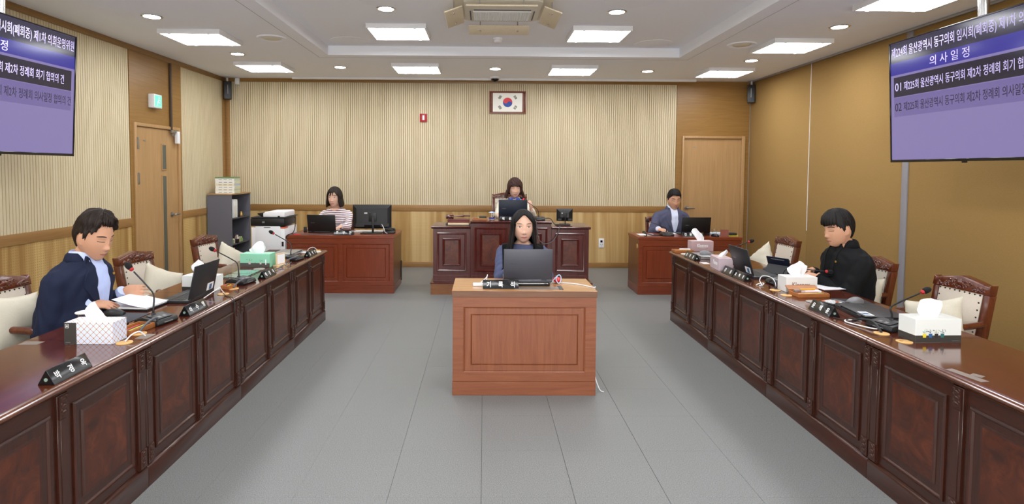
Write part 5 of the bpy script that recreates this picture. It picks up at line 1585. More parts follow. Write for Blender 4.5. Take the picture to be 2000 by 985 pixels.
MB().tube([(0.05, 0.0, 0.0), (0.12, 0.0, 0.006), (0.17, 0, 0.010), (0.20, 0, 0.013), (0.265, 0.0, 0.017)], [0.006, 0.008, 0.013, 0.008, 0.012], 12, smooth=4).obj('handle', mt['rosew'], t)
pt_ = pen_tray('wooden pen tray on the tall bench cabinet beside the gavel', -0.05, 7.26, 0, 6, False, False, 0.20, 0.10)
pt_.location.z = 0.9284
MB().box(-0.01, 0.085, -0.03, 0.03, 0.027, 0.05).obj('dark_box', mt['dgrey'], pt_, 0.002)
MB().box(-0.02, 0.09, -0.032, 0.032, 0.0262, 0.0272).obj('yellow_pad', M_('yellow_pad', 'c8cc40', 0.6), pt_)
t = thing('covered_glass', 'water glass with pale blue paper cover on the dark red bench', 'glass', (0.105, 7.28, 0.9284))
MB().lathe([(0.030, 0), (0.036, 0.095), (0.033, 0.095), (0.027, 0.008), (0.001, 0.008)], n=24, cap=False).obj('tumbler', mt['glass'], t)
MB().lathe([(0.044, 0.096), (0.030, 0.104), (0.001, 0.112)], n=24, cap=False).obj('paper_cover', M_('blue_paper', '9fb4d8', 0.7), t)
MB().lathe([(0.0365, 0.016), (0.037, 0.030)], n=24, cap=False).obj('blue_print', M_('blue_print', '3a3fb0', 0.5), t)
flat('keyboard', 'black keyboard before the small monitor', 'keyboard', 0.93, 1.13, 7.30, 7.345, mt['black'], 0.014, 0.86, bev=0.003)
flat('paper_sheet', 'white sheet at the left end of the back right desk', 'paper', 2.03, 2.24, 7.27, 7.45, mt['paper'], 0.0015, 0.738)
flat('paper_sheet', 'white sheet under the hand of the man in the slate blazer', 'paper', 2.44, 2.62, 7.42, 7.56, mt['paper'], 0.004, 0.738)
t = thing('card_holder', 'brown wooden card holder on the back right desk', 'card holder', (3.10, 7.20, 0.7385), math.radians(-18))
MB().prism([(-0.05, 0), (-0.02, 0.0), (-0.005, 0.085), (-0.012, 0.09)], 'x', -0.05, 0.05).obj('board', mt['cherry'], t, 0.001, 1)
MB().box(-0.045, 0.045, -0.03, 0.04, 0.0, 0.008).obj('foot', mt['cherry'], t, 0.001, 1)
flat('document', 'blue edged papers beside the card holder', 'document', 2.99, 3.20, 7.33, 7.52, M_('blue_paper_2', 'b8c4d4', 0.6), 0.022, 0.738)
t = thing('drinking_glass', 'small clear glass right of the black laptop on the back right desk', 'glass', (3.0, 7.27, 0.7385))
MB().lathe([(0.026, 0), (0.031, 0.085), (0.028, 0.085), (0.023, 0.006), (0.001, 0.006)], n=20, cap=False).obj('tumbler', mt['glass'], t)
t = thing('storage_box', 'dark grey box on yellow pad at the right end of the back right desk', 'box', (3.225, 7.27, 0.7385))
MB().box(-0.06, 0.06, -0.05, 0.05, 0, 0.01).obj('yellow_pad', M_('yellow_pad', 'c8cc40', 0.6), t)
MB().box(-0.055, 0.05, -0.045, 0.05, 0.0102, 0.04).obj('case', mt['dgrey'], t, 0.003)
mouse('black mouse right of the black laptop on the back right desk', 3.10, 7.12 + 0.06, 20, 'black', 0.738).location.x = 2.975

# ---------------------------------------------------------------- televisions
def television(label, loc, rz, pole):
    t = thing('television', label, 'television', loc, rz, 'wall sized televisions')
    w, h = 0.76, 0.52
    MB().box(-w, w, 0.0, 0.05, -h, h).obj('back_shell', mt['black'], t, 0.01)
    b = MB()
    for a, c, d, e_ in ((-w, w, h - 0.012, h), (-w, w, -h, -h + 0.022), (-w, -w + 0.012, -h + 0.022, h - 0.012), (w - 0.012, w, -h + 0.022, h - 0.012)):
        b.box(a, c, -0.012, 0.0, d, e_)
    b.obj('bezel', mt['black_gloss'], t, 0.002, 1)
    MB().box(-0.02, 0.02, -0.006, 0.004, -h - 0.012, -h + 0.002).obj('sensor_lens', mt['black_gloss'], t)
    s = MB().box(-w + 0.012, w - 0.012, -0.004, -0.001, -h + 0.022, h - 0.012).obj('screen', EM_('screen_lilac', '8c80b8', 0.50, True), t)
    W2 = w - 0.013
    def bar(name, z0, z1, col, st=0.5, inset=0.0):
        MB().box(-W2 + inset, W2 - inset, -0.0052, -0.004, z0, z1).obj(name, EM_('screen_' + name, col, st, True), s)
    top = h - 0.013
    bar('title_bar', top - 0.165, top, '2e2840', 0.5)
    bar('heading_bar', top - 0.272, top - 0.165, '3a34a0', 0.5)
    bar('row_dark', top - 0.462, top - 0.292, '241e34', 0.45, 0.035)
    bar('row_light', top - 0.632, top - 0.468, '7d70ae', 0.46, 0.035)
    tx = EM_('screen_text_light', 'b4aadc', 0.34); td = EM_('screen_text_dark', '181226', 0.1)
    lettering('제224회 울산광역시 동구의회 임시회(폐회중) 제1차 의회운영위원', 0.095, tx, s, face_y(0, -0.0056, top - 0.085), 0.0, fit=2 * W2 - 0.03)
    lettering('의 사 일 정', 0.085, tx, s, face_y(-0.13, -0.0056, top - 0.218), 0.0, fit=0.37)
    lettering('01', 0.10, tx, s, face_y(-W2 + 0.085, -0.0056, top - 0.377), 0.0, fit=0.07)
    lettering('제225회 울산광역시 동구의회 제2차 정례회 회기 협의의 건', 0.085, tx, s, face_y(0.015, -0.0056, top - 0.377), 0.0, fit=1.22)
    lettering('02', 0.10, td, s, face_y(-W2 + 0.085, -0.0056, top - 0.55), 0.0, fit=0.075)
    lettering('제225회 울산광역시 동구의회 제2차 정례회 의사일정 협의의 건', 0.085, td, s, face_y(0.055, -0.0056, top - 0.55), 0.0, fit=1.31)
    MB().cyl((pole, 0.10, -0.1), 0.035, ZC - loc[2] + 0.1, 18).obj('ceiling_pole', mt['chrome'], t)
    MB().cyl((pole, 0.10, ZC - loc[2] - 0.02), 0.07, 0.02, 22).obj('ceiling_flange', mt['chrome'], t)
    MB().cyl((pole, 0.10, 0.40), 0.05, 0.03, 18).obj('pole_collar', mt['chrome'], t)
    MB().box(pole - 0.12, pole + 0.12, 0.05, 0.08, -0.2, 0.2).obj('mount_plate', mt['dgrey'], t)
    return t
tv = television('large wall television at the left frame edge', (-3.59, 4.235, 2.195), PI / 2, 0.1)
tv.rotation_euler = (math.radians(3.0), 0, PI / 2)
tv2 = television('large television hung from a ceiling pole at the right frame edge', (3.59, 4.215, 2.185), -PI / 2, 0.06)
tv2.rotation_euler = (math.radians(3.0), 0, -PI / 2)
# ---------------------------------------------------------------- people
def gss(x, s):
    return math.exp(-(x / s) ** 2)
HRX, HRY, HRZ = 0.0735, 0.093, 0.118

def head_pt(az, el, female):
    sx, cx, ce, se = math.sin(az), math.cos(az), math.cos(el), math.sin(el)
    x, y, z = HRX * sx * ce, HRY * cx * ce, HRZ * se
    t = z / HRZ
    if t < 0:
        q = -t
        x *= 1 - (0.26 if female else 0.20) * q ** 1.6 * (0.6 + 0.4 * max(0, cx))
        y += 0.030 * q ** 1.5
        if cx > 0:
            y *= 1 + 0.06 * q
    if cx > 0:
        y *= 0.97
    w = max(0.0, cx) ** 0.7
    d = 0.0
    d += 0.011 * gss(x, 0.009) * gss(z - 0.0, 0.026) + 0.0165 * gss(x, 0.0125) * gss(z + 0.026, 0.0125)
    d += 0.006 * (gss(x - 0.0125, 0.008) + gss(x + 0.0125, 0.008)) * gss(z + 0.031, 0.008)
    for s in (-1, 1):
        d -= 0.0085 * gss(x - s * 0.031, 0.018) * gss(z - 0.014, 0.013)
        d += 0.0042 * gss(x - s * 0.031, 0.013) * gss(z - 0.012, 0.008)
        d += 0.0042 * gss(x - s * 0.030, 0.022) * gss(z - 0.034, 0.009)
        d += 0.004 * gss(x - s * 0.045, 0.022) * gss(z + 0.018, 0.022)
    d += 0.0065 * gss(x, 0.017) * gss(z + 0.0565, 0.0055) + 0.0065 * gss(x, 0.014) * gss(z + 0.0685, 0.006)
    d -= 0.004 * gss(x, 0.02) * gss(z + 0.0625, 0.0022)
    d += 0.007 * gss(x, 0.022) * gss(z + 0.097, 0.014)
    return Vector((x, y + d * w, z))

def remesh(mb, vox, smooth=1, name='m'):
    me = mb.mesh(name, [])
    o = bpy.data.objects.new('tmp', me)
    r = o.modifiers.new('r', 'REMESH')
    r.mode = 'VOXEL'
    r.voxel_size = vox
    if smooth:
        s = o.modifiers.new('s', 'SMOOTH')
        s.factor = 0.5
        s.iterations = smooth
    out = baked(o)
    out.name = name
    out.shade_smooth()
    return out

def bvh_of(me):
    return BVHTree.FromPolygons([v.co.copy() for v in me.vertices], [tuple(p.vertices) for p in me.polygons])

def ik(S_, W_, a, b, pole):
    v = W_ - S_
    d = v.length
    if d > (a + b) * 0.985:
        k = d / ((a + b) * 0.985)
        a, b = a * k, b * k
    x = (a * a - b * b + d * d) / (2 * d)
    h = math.sqrt(max(0, a * a - x * x))
    u = v / d
    p = (pole - u * pole.dot(u)).normalized()
    return S_ + u * x + p * h

def add_hand(mb, wr, d, n, left, sc, curl):
    d = d.normalized()
    n = (n - d * n.dot(d)).normalized()
    l = d.cross(n)
    th = l if left else -l
    R = Matrix((l, d, n)).transposed()
    mb.ell(wr + d * 0.046 * sc, (0.041 * sc, 0.052 * sc, 0.0155 * sc), 18, 12, rot=R)
    mb.ell(wr + d * 0.072 * sc, (0.040 * sc, 0.022 * sc, 0.0135 * sc), 18, 10, rot=R)
    mb.ell(wr + d * 0.035 * sc + th * 0.024 * sc - n * 0.006 * sc, (0.019 * sc, 0.032 * sc, 0.016 * sc), 14, 10, rot=R)
    for i, (off, ln, cu) in enumerate(((0.030, 0.068, 0.8), (0.0105, 0.078, 0.9), (-0.0095, 0.072, 1.0), (-0.0285, 0.056, 1.15))):
        p = wr + d * (0.082 - 0.006 * (i == 3)) * sc + th * off * sc
        a = 0.15
        pts, rr = [p - d * 0.02 * sc, p], [0.0088 * sc, 0.0088 * sc]
        fan = th * (0.10 - 0.07 * i)
        for j, f in enumerate((0.46, 0.31, 0.23)):
            a += curl * cu * (0.55 if j == 0 else 0.75)
            dr = (d * math.cos(a) - n * math.sin(a) + fan * math.cos(a)).normalized()
            p = p + dr * ln * f * sc
            pts.append(p)
            rr.append((0.0085 - 0.0012 * (j + 1)) * sc)
        mb.tube(pts, rr, 10, smooth=3)
        mb.ell(p, (0.0062 * sc,) * 3, 10, 6)
    p = wr + d * 0.024 * sc + th * 0.030 * sc - n * 0.006 * sc
    d1 = (d * 0.75 + th * 0.75 - n * 0.25).normalized()
    d2 = (d * 1.0 + th * 0.25 - n * (0.25 + 0.3 * curl)).normalized()
    q = p + d1 * 0.038 * sc
    mb.tube([p - d1 * 0.01 * sc, p, q, q + d2 * 0.028 * sc], [0.012 * sc, 0.012 * sc, 0.0098 * sc, 0.0072 * sc], 10, smooth=3)
    mb.ell(q + d2 * 0.028 * sc, (0.0075 * sc,) * 3, 10, 6)

def person(label, loc, rz, P):
    root = thing('person', label, 'person', loc, math.radians(rz), 'people at the meeting')
    MR = Matrix.Translation(loc) @ Matrix.Rotation(math.radians(rz), 4, 'Z')
    MI = MR.inverted()
    fem = P.get('female', False)
    vox = P.get('vox', 0.006)
    hs = P.get('hs', 1.08)
    hc = MI @ Vector(P['head'])
    bw = P.get('width', 0.88 if fem else 1.0)
    PZ = 0.53
    nb = Vector((hc.x * 0.8, hc.y - P.get('headfwd', 0.05), hc.z - P.get('neck', 0.155)))
    def sp(s):
        q = max(0.0, s)
        return Vector((nb.x * q, nb.y * q ** 1.25 if q < 1.2 else nb.y, PZ + (nb.z - PZ) * s))
    prof = [(-0.12, .160, .125), (0, .172, .130), (0.2, .165, .122), (0.42, .163, .122), (0.62, .172, .124), (0.78, .182, .116), (0.86, .172, .104), (0.92, .142, .090), (0.97, .104, .076), (1.0, .080, .068), (1.06, .056, .056)]
    sw = 0.172 * bw
    sh = sp(0.80 if fem else 0.775)
    SJ = {1: Vector((sh.x + sw, sh.y - 0.005, sh.z)), -1: Vector((sh.x - sw, sh.y - 0.005, sh.z))}
    la, lb = (0.265, 0.235) if fem else (0.29, 0.255)
    arms = {}
    for side, key in ((1, 'rh'), (-1, 'lh')):
        wpos, hdir, hn, curl = P[key]
        W_ = MI @ Vector(wpos)
        pole = Vector(P.get('pole', (0.5, -0.1, -1.0)))
        pole.x *= side
        E_ = ik(SJ[side], W_, la, lb, pole)
        arms[side] = (SJ[side], E_, W_, (MI.to_3x3() @ Vector(hdir)), (MI.to_3x3() @ Vector(hn)), curl)
    def torso(mb, off, top=1.06, belly=0.0, arm_off=None, n=40, wide=0.0):
        rings = []
        for s, rx, ry in prof:
            if s > top:
                continue
            c = sp(s)
            k = off if s < 0.93 else off * 0.75
            ex = 2.35
            ax, ay = rx * bw + k + wide * (0.6 < s < 0.93), ry * (0.94 if fem else 1.0) + k + belly * gss(s - 0.3, 0.3)
            ring = []
            for j in range(n):
                a = 2 * PI * j / n
                ca, sa = math.cos(a), math.sin(a)
                x = ax * math.copysign(abs(ca) ** (2 / ex), ca)
                y = ay * math.copysign(abs(sa) ** (2 / ex), sa)
                if fem and sa > 0:
                    y += 0.022 * gss(s - 0.62, 0.14) * (gss(x - 0.075, 0.06) + gss(x + 0.075, 0.06))
                ring.append(c + Vector((x, y, 0)))
            rings.append(ring)
        mb.loft(rings)
        if arm_off is not None:
            ka = 0.86 if fem else 1.0
            for side in (1, -1):
                s_, e_, w_ = arms[side][:3]
                ds = (e_ - s_).normalized()
                mb.ell(s_ + Vector((-side * 0.014, 0, -0.004)), (0.056 * ka + arm_off, 0.055 * ka + arm_off, 0.054 * ka + arm_off), 18, 12)
                we = w_ - (w_ - e_).normalized() * (0.0 if arm_off < 0.004 else 0.012)
                mb.tube([s_ + Vector((-side * 0.05, 0, 0.004)), s_, s_.lerp(e_, 0.5), e_, e_.lerp(we, 0.45), we],
                        [0.055 * ka + arm_off, 0.055 * ka + arm_off, 0.048 * ka + arm_off, 0.042 * ka + arm_off, 0.040 * ka + arm_off, 0.028 * ka + arm_off * 0.8], 18, smooth=5)
                mb.ell(e_, (0.042 * ka + arm_off,) * 3, 14, 10)
    def legs(mb, off, feet=False, low=0.09):
        ka = 0.9 if fem else 1.0
        for s in (-1, 1):
            hip, kn, an = Vector((s * 0.085, 0.02, 0.545)), Vector((s * 0.10, 0.40, 0.535)), Vector((s * 0.10, 0.36, low))
            mb.tube([hip - Vector((0, 0.05, 0)), hip, hip.lerp(kn, 0.5), kn], [0.075 * ka + off, 0.08 * ka + off, 0.068 * ka + off, 0.054 * ka + off], 18, smooth=4)
            mb.tube([kn, kn.lerp(an, 0.35), an], [0.054 * ka + off, 0.052 * ka + off, 0.036 * ka + off], 16, smooth=5)
            mb.ell(kn, (0.054 * ka + off,) * 3, 14, 10)
    # --- body: one continuous skin surface
    Mh = Matrix.Translation(hc) @ Matrix.Rotation(math.radians(P.get('yaw', 0)), 4, 'Z') @ Matrix.Rotation(math.radians(P.get('roll', 0)), 4, 'Y') @ Matrix.Rotation(-math.radians(P.get('pitch', 0)), 4, 'X') @ Matrix.Diagonal((hs * P.get('wide', 1.04), hs, hs, 1))
    b = MB()
    torso(b, 0.0, arm_off=0.0)
    legs(b, 0.0)
    for s in (-1, 1):
        b.ell((s * 0.10, 0.42, 0.045), (0.036, 0.10, 0.035), 14, 8)
        b.tube([(s * 0.10, 0.36, 0.12), (s * 0.10, 0.365, 0.04)], 0.034, 12)
    nr = 0.046 if fem else 0.056
    b.tube([nb - Vector((0, 0.0, 0.05)), nb + Vector((0, 0, 0.0)), Mh @ Vector((0, -0.018, -0.075)), Mh @ Vector((0, -0.015, -0.02))], [nr + 0.012, nr, nr * 0.97, nr * 0.9], 22, smooth=4)
    rings = []
    for i in range(61):
        el = -PI / 2 + PI * (0.008 + 0.984 * i / 60)
        rings.append([Mh @ head_pt(2 * PI * j / 88, el, fem) for j in range(88)])
    b.loft(rings)
    for s in (-1, 1):
        b.ell(Mh @ Vector((s * 0.0735, -0.006, -0.006)), (0.0075 * hs, 0.019 * hs, 0.031 * hs), 14, 10, rot=Mh.to_3x3().normalized() @ Matrix.Rotation(s * 0.35, 3, 'Z'))
        b.ell(Mh @ Vector((s * 0.072, 0.002, -0.030)), (0.006 * hs, 0.009 * hs, 0.010 * hs), 10, 8)
    for side in (1, -1):
        s_, e_, w_, hd, hn, curl = arms[side]
        add_hand(b, w_, hd, hn, side < 0, 0.9 if fem else 1.0, curl)
    bme = remesh(b, vox, 1, 'body')
    bme.materials.append(mt['skin_f' if fem else 'skin_m'] if 'skin' not in P else P['skin'])
    body = link('body', bme, root)
    bv = bvh_of(bme)
    # --- face: features laid on the head surface
    fwd = Mh.to_3x3().normalized() @ Vector((0, 1, 0))
    def onface(x, z, off):
        o = Mh @ Vector((x, 0.3, z))
        h = bv.ray_cast(o, -fwd)
        return (h[0] if h[0] else Mh @ Vector((x, 0.085, z))) + fwd * off * hs
    def fpatch(name, mat, fn, nu, nv, off, lab=None):
        m = MB()
        vs, fs = grid_patch(lambda u, v: onface(*fn(u, v), off * (1 if 0.02 < u < 0.98 and 0.02 < v < 0.98 else 0.15)), nu, nv)
        m.add(vs, fs)
        me = m.mesh(name, [mat], angle=180)
        return link(name, me, body, lab)
    op = P.get('eyes', 1.0)                # 1 open, 0 closed or cast down
    lip = P.get('lip', mt['lip_f' if fem else 'lip_m'])
    for s in (-1, 1):
        ez = 0.0125
        hgt = 0.0048 * op + 0.0008
        def alm(u, v, s=s, h=hgt):
            t = 2 * u - 1
            top = h * (1 - t * t) ** 0.6
            bot = -h * 0.75 * (1 - t * t) ** 0.7
            return (s * (0.0315 + 0.0145 * t), ez + bot + (top - bot) * v + 0.0003 * t)
        if op > 0.3:
            fpatch('eye', mt['eye_w'], alm, 12, 4, 0.0007)
            def ir(u, v, s=s):
                r, a = 0.0056 * v, 2 * PI * u
                x, z = r * math.cos(a) + s * 0.031, r * math.sin(a)
                z = max(-hgt * 0.7, min(hgt * 0.92, z))
                return (x, ez + z + P.get('look', 0) * hgt)
            fpatch('iris', mt['iris'], ir, 16, 3, 0.0012)
        def lid(u, v, s=s, h=hgt):
            t = 2 * u - 1
            w = 0.0013 + 0.0005 * u
            sgn = 1 if op > 0.3 else -0.8
            return (s * (0.0315 + 0.0155 * t), ez + sgn * h * (1 - t * t) ** 0.6 + 0.0003 * t + w * (v * 2 - 1) + (0.0006 if op > 0.3 else -0.0025))
        fpatch('eyelash', mt['lash'], lid, 14, 2, 0.0014)
        def brow(u, v, s=s):
            t = u
            w = (0.0034 if not fem else 0.0024) * math.sin(PI * (0.12 + 0.8 * (1 - t))) ** 0.6
            return (s * (0.013 + 0.038 * t), 0.0365 + 0.0035 * math.sin(t * PI) - 0.0025 * t + w * (v * 2 - 1))
        fpatch('eyebrow', mt['brow'], brow, 14, 3, 0.0012)
    def lipf(u, v):
        t = 2 * u - 1
        up_ = 0.0062 * (1 - t * t) ** 0.7 * (1 - 0.22 * gss(t, 0.18))
        lo = 0.0078 * (1 - t * t) ** 0.6
        return (0.0235 * t, -0.0625 - lo + (up_ + lo) * v)
    fpatch('lips', lip, lipf, 16, 8, 0.0007)
    def ml(u, v):
        t = 2 * u - 1
        return (0.022 * t, -0.0622 + (0.0010 + P.get('mouth', 0) * 0.0028 * (1 - t * t)) * (v * 2 - 1) + 0.0010 * t * t)
    fpatch('mouth_line', M_('mouth_dark', '5a2c2c', 0.6), ml, 14, 2, 0.0013)
    for s in (-1, 1):
        def nst(u, v, s=s):
            return (s * 0.0075 + 0.003 * v * math.cos(2 * PI * u), -0.0385 + 0.0013 * v * math.sin(2 * PI * u))
        fpatch('nostril', M_('nostril_dark', '6a4034', 0.8), nst, 8, 2, 0.0005)
    # --- hair
    hr = P['hair']
    NA, NT_ = 120, 30
    outer, inner = [], []
    rnd = random.Random(hr.get('seed', 1))
    ph = [rnd.uniform(0, 6.28) for _ in range(8)]
    ed = -0.02 / HRZ
    for i in range(NT_ + 1):
        t = i / NT_
        ro, ri = [], []
        for j in range(NA):
            az = 2 * PI * j / NA
            A = abs((math.degrees(az) + 180) % 360 - 180)
            sd = 1 if az < PI else -1
            ze = hr['end'](A, sd)
            jag = hr.get('jag', 0.004) * (math.sin(az * 31 + ph[0]) + 0.6 * math.sin(az * 57 + ph[1]))
            ze += jag
            drop = ze < -0.035 and hr.get('drop', False)
            if not drop:
                el = PI / 2 + (math.asin(max(-0.95, min(0.98, ze / HRZ))) - PI / 2) * t
                p = head_pt(az, el, fem)
                tt = t
                base = Vector((HRX * math.sin(az) * math.cos(el), HRY * math.cos(az) * math.cos(el), HRZ * math.sin(el)))
                if el < 0 or A > 90:
                    base = Vector((p.x, p.y, p.z))
                nrm = Vector((base.x / HRX ** 2, base.y / HRY ** 2, base.z / HRZ ** 2)).normalized()
                th = hr['th'](A, t, sd) 
                out = base + nrm * th
                inn = base - nrm * 0.006
            else:
                t1 = 0.5
                if t <= t1:
                    el = PI / 2 + (math.asin(ed) - PI / 2) * t / t1
                    base = Vector((HRX * math.sin(az) * math.cos(el), HRY * math.cos(az) * math.cos(el), HRZ * math.sin(el)))
                    q = 0
                else:
                    q = (t - t1) / (1 - t1)
                    base = Vector((HRX * math.sin(az), HRY * math.cos(az), -0.02 + (ze + 0.02) * q))
                    sprd = 1 + hr.get('spread', 0.0) * math.sin(q * PI * 0.5) + hr.get('curl_in', 0.0) * q * q
                    base.x *= sprd
                    base.y = base.y * (1 + (sprd - 1) * 0.5) + hr.get('fwd', 0.0) * q * (1 if A < 100 else 0)
                el_ = PI / 2 * (1 - t / t1) if t < t1 else 0
                nrm = Vector((math.sin(az) * math.cos(el_), math.cos(az) * math.cos(el_), math.sin(el_)))
                th = hr['th'](A, t, sd) * (1 - 0.35 * q)
                out = base + nrm * th
                inn = base - nrm * (0.006 if t <= t1 else 0.010 * (1 - q))
            rip = hr.get('rip', 0.002)
            r_ = rip * math.sin(az * 44 + ph[2] + 3 * math.sin(t * 5 + ph[3])) + rip * 0.8 * math.sin(az * 71 + ph[4] + 5 * t) + hr.get('curl', 0.0) * math.sin(az * 9 + ph[5] + 7 * t) * math.sin(t * 11 + ph[6])
            out = out + nrm * r_ * min(1, t * 4)
            ro.append(Mh @ out)
            ri.append(Mh @ inn)
        outer.append(ro)
        inner.append(ri)
    m = MB()
    m.loft(outer + list(reversed(inner)), cap=False)
    hme = m.mesh('hair', [hr['mat']], angle=180)
    link('hair', hme, root)
    # --- clothes
    c = P['clothes']
    jm = MB()
    torso(jm, c.get('off', 0.02), top=c.get('top', 1.0), belly=c.get('belly', 0.01), arm_off=c.get('arm', 0.014))
    jme = remesh(jm, 0.0075, c.get('smooth', 7), c['name'])
    # soft folds
    nv_ = len(jme.vertices)
    co = np.empty(nv_ * 3, 'f'); no = np.empty(nv_ * 3, 'f')
    jme.vertices.foreach_get('co', co); jme.vertices.foreach_get('normal', no)
    co = co.reshape(-1, 3); no = no.reshape(-1, 3)
    X, Y, Z = co.T
    f = 0.0035 * np.sin(Z * 46 + 14 * X + 9 * np.sin(Y * 17)) * np.sin(X * 23 + Y * 29 + Z * 11)
    jme.vertices.foreach_set('co', (co + no * f[:, None]).ravel())
    jme.update()
    jme.materials.append(c['mat'])
    jk = link(c['name'], jme, root)
    jb = bvh_of(jme)
    def onchest(x, z, off):
        """x sideways from the breastbone, z below the neck base"""
        o = Vector((nb.x + x, nb.y + 0.6, nb.z + z))
        h = jb.ray_cast(o, Vector((0, -1, 0)))
        p = h[0] if h[0] else Vector((nb.x + x, nb.y + 0.07, nb.z + z))
        return p + Vector((0, off, 0))
    def cpatch(name, mat, fn, nu, nv, off, parent=None, th=0.003):
        m = MB()
        g1, fs = grid_patch(lambda u, v: onchest(*fn(u, v), off), nu, nv)
        g0 = [p - Vector((0, off + th, 0)) for p in g1]
        n1 = len(g1)
        m.add(g1, fs)
        W1 = nu + 1
        rim = list(range(W1)) + [W1 * (k + 1) - 1 for k in range(1, nv + 1)] + [W1 * nv + k for k in range(nu - 1, -1, -1)] + [W1 * k for k in range(nv - 1, 0, -1)]
        m.add([g1[k] for k in rim] + [g0[k] for k in rim], [(k, (k + 1) % len(rim), len(rim) + (k + 1) % len(rim), len(rim) + k) for k in range(len(rim))])
        return link(name, m.mesh(name, [mat], angle=60), parent or root)
    def collar(name, mat, r, h0, fl, gap, drop, zoff=0.0, parent=None, taper=False):
        """stand-up band with fold-over around the neck; gap = half opening at the front in degrees"""
        up_v = (Mh @ Vector((0, -0.02, -0.06)) - nb)
        tilt = up_v.normalized().to_track_quat('Z', 'Y').to_matrix().to_4x4()
        R = Matrix.Translation(nb + Vector((0, 0.004, zoff))) @ Matrix(((1, 0, 0, 0), (0, 1, up_v.y * 3, 0), (0, 0, 1, 0), (0, 0, 0, 1)))
        m = MB(R)
        def fn(u, v):
            a = math.radians(gap + (360 - 2 * gap) * u)
            fr = max(0, math.cos(a)) ** 2
            tp = min(1.0, min(u, 1 - u) / 0.10) ** 0.6 if taper else 1.0
            hh = h0 * tp
            k = [(0.0, -0.012), (0.0, hh), (0.004, hh + 0.003 * tp), (fl * 0.6, hh - 0.01), (fl, -0.004 - drop * fr)]
            i = min(3, int(v * 4))
            q = v * 4 - i
            rr = r + k[i][0] + (k[i + 1][0] - k[i][0]) * q
            zz = k[i][1] + (k[i + 1][1] - k[i][1]) * q - 0.022 * fr
            return (rr * math.sin(a), rr * 1.0 * math.cos(a), zz)
        vs, fs = grid_patch(fn, 40, 8)
        m.add(vs, fs)
        o = link(name, m.mesh(name, [mat], angle=80), parent or root)
        sm = o.modifiers.new('thickness', 'SOLIDIFY')
        sm.thickness = 0.0025
        return o
    for sub in P.get('extra', ()):
        sub(dict(root=root, cpatch=cpatch, collar=collar, torso=torso, arms=arms, nb=nb, nr=nr, onchest=onchest, jk=jk, fem=fem, MI=MI, Mh=Mh))
    tm = MB(); legs(tm, 0.012, low=0.10)
    hipc = MB()
    tm.loft([[(0.18 * bw * math.cos(2 * PI * j / 28), 0.14 * math.sin(2 * PI * j / 28), z) for j in range(28)] for z in (0.488, 0.53, 0.60)])
    tme = remesh(tm, 0.010, 2, 'trousers')
    tme.materials.append(mt['trous'])
    link('trousers', tme, root)
    for s in (-1, 1):
        m = MB()
        m.loft([[(s * 0.10 + w_ * math.cos(2 * PI * j / 18), 0.42 + l_ * math.sin(2 * PI * j / 18), z) for j in range(18)] for z, w_, l_ in ((0.0, 0.045, 0.125), (0.02, 0.047, 0.127), (0.05, 0.042, 0.115), (0.085, 0.036, 0.07))])
        m.obj('shoe', mt['shoe'], root, 0.004)
    return root

def suit(shirt, jacket, depth=0.33, w0=0.052, w1=0.05, badge=None, lap=0.055, shirt_col=True, ch=0.046):
    """shirt front, lapels, collars for an open jacket"""
    def f(k):
        def shirtf(u, v):
            hw = w0 + (w1 - w0) * min(1, v * 2.2) if v < 0.45 else w1 * (1 - ((v - 0.45) / 0.55) ** 1.4) + 0.004
            return (hw * (2 * u - 1), 0.005 - depth * v)
        k['cpatch']('shirt', shirt, shirtf, 12, 22, 0.004)
        def plk(u, v):
            return (0.006 * (2 * u - 1), -0.045 - (depth - 0.06) * v)
        pk = k['cpatch']('shirt_placket', shirt, plk, 2, 16, 0.0065)
        for s in (-1, 1):
            def lapf(u, v, s=s):
                hw = w0 + (w1 - w0) * min(1, v * 2.2) if v < 0.45 else w1 * (1 - ((v - 0.45) / 0.55) ** 1.4) + 0.004
                wd = lap * (0.55 + 0.75 * math.sin(min(1, v * 1.9) * PI / 2)) * (1 if v < 0.42 else max(0.12, 1 - (v - 0.42) / 0.58))
                if v < 0.25:
                    wd *= 0.8
                return (s * (hw - 0.004 + wd * u), 0.012 - depth * v + 0.018 * u * (1 if v < 0.42 else 0.4))
            k['cpatch']('lapel', jacket, lapf, 6, 26, 0.0085)
        k['collar']('jacket_collar', jacket, k['nr'] + 0.016, ch, 0.026, 48, 0.0, -0.002, None, True)
        if shirt_col:
            k['collar']('shirt_collar', shirt, k['nr'] + 0.006, ch + 0.004, 0.019, 12, 0.034, 0.004)
        if badge:
            p = k['onchest'](badge * 0.098, -0.10, 0.013)
            m = MB(); m.cyl((p.x, p.y - 0.003, p.z), 0.008, 0.004, 14, 'y'); m.obj('lapel_badge', mt['gold'], k['root'])
        for side in (1, -1):
            s_, e_, w_ = k['arms'][side][:3]
            d = (w_ - e_).normalized()
            m = MB(); m.tube([w_ - d * 0.03, w_ + d * 0.008, w_ + d * 0.012], [0.037, 0.035, 0.033], 16); m.obj('shirt_cuff', shirt, k['root'])
    return f

def men_hair(front, side=0.012, nape=-0.075, temple=45):
    def end(A, sd):
        if A < temple:
            return front
        if A < temple + 22:
            return front + (side - front) * ((A - temple) / 22) ** 0.7
        if A < 76:
            return side
        if A < 90:
            return 0.0
        if A < 108:
            return 0.028
        return 0.028 + (nape - 0.028) * min(1, (A - 108) / 22)
    return end
def men_th(top=0.026, sides=0.010, front=0.020):
    def th(A, t, sd):
        e = min(1, t)
        edge = top + (sides - top) * max(0, min(1, (t - 0.25) / 0.5)) if A > 55 else top + (front - top) * t
        return edge * (1 - (0.55 if A < 55 else 0.75) * e ** 5)
    return th

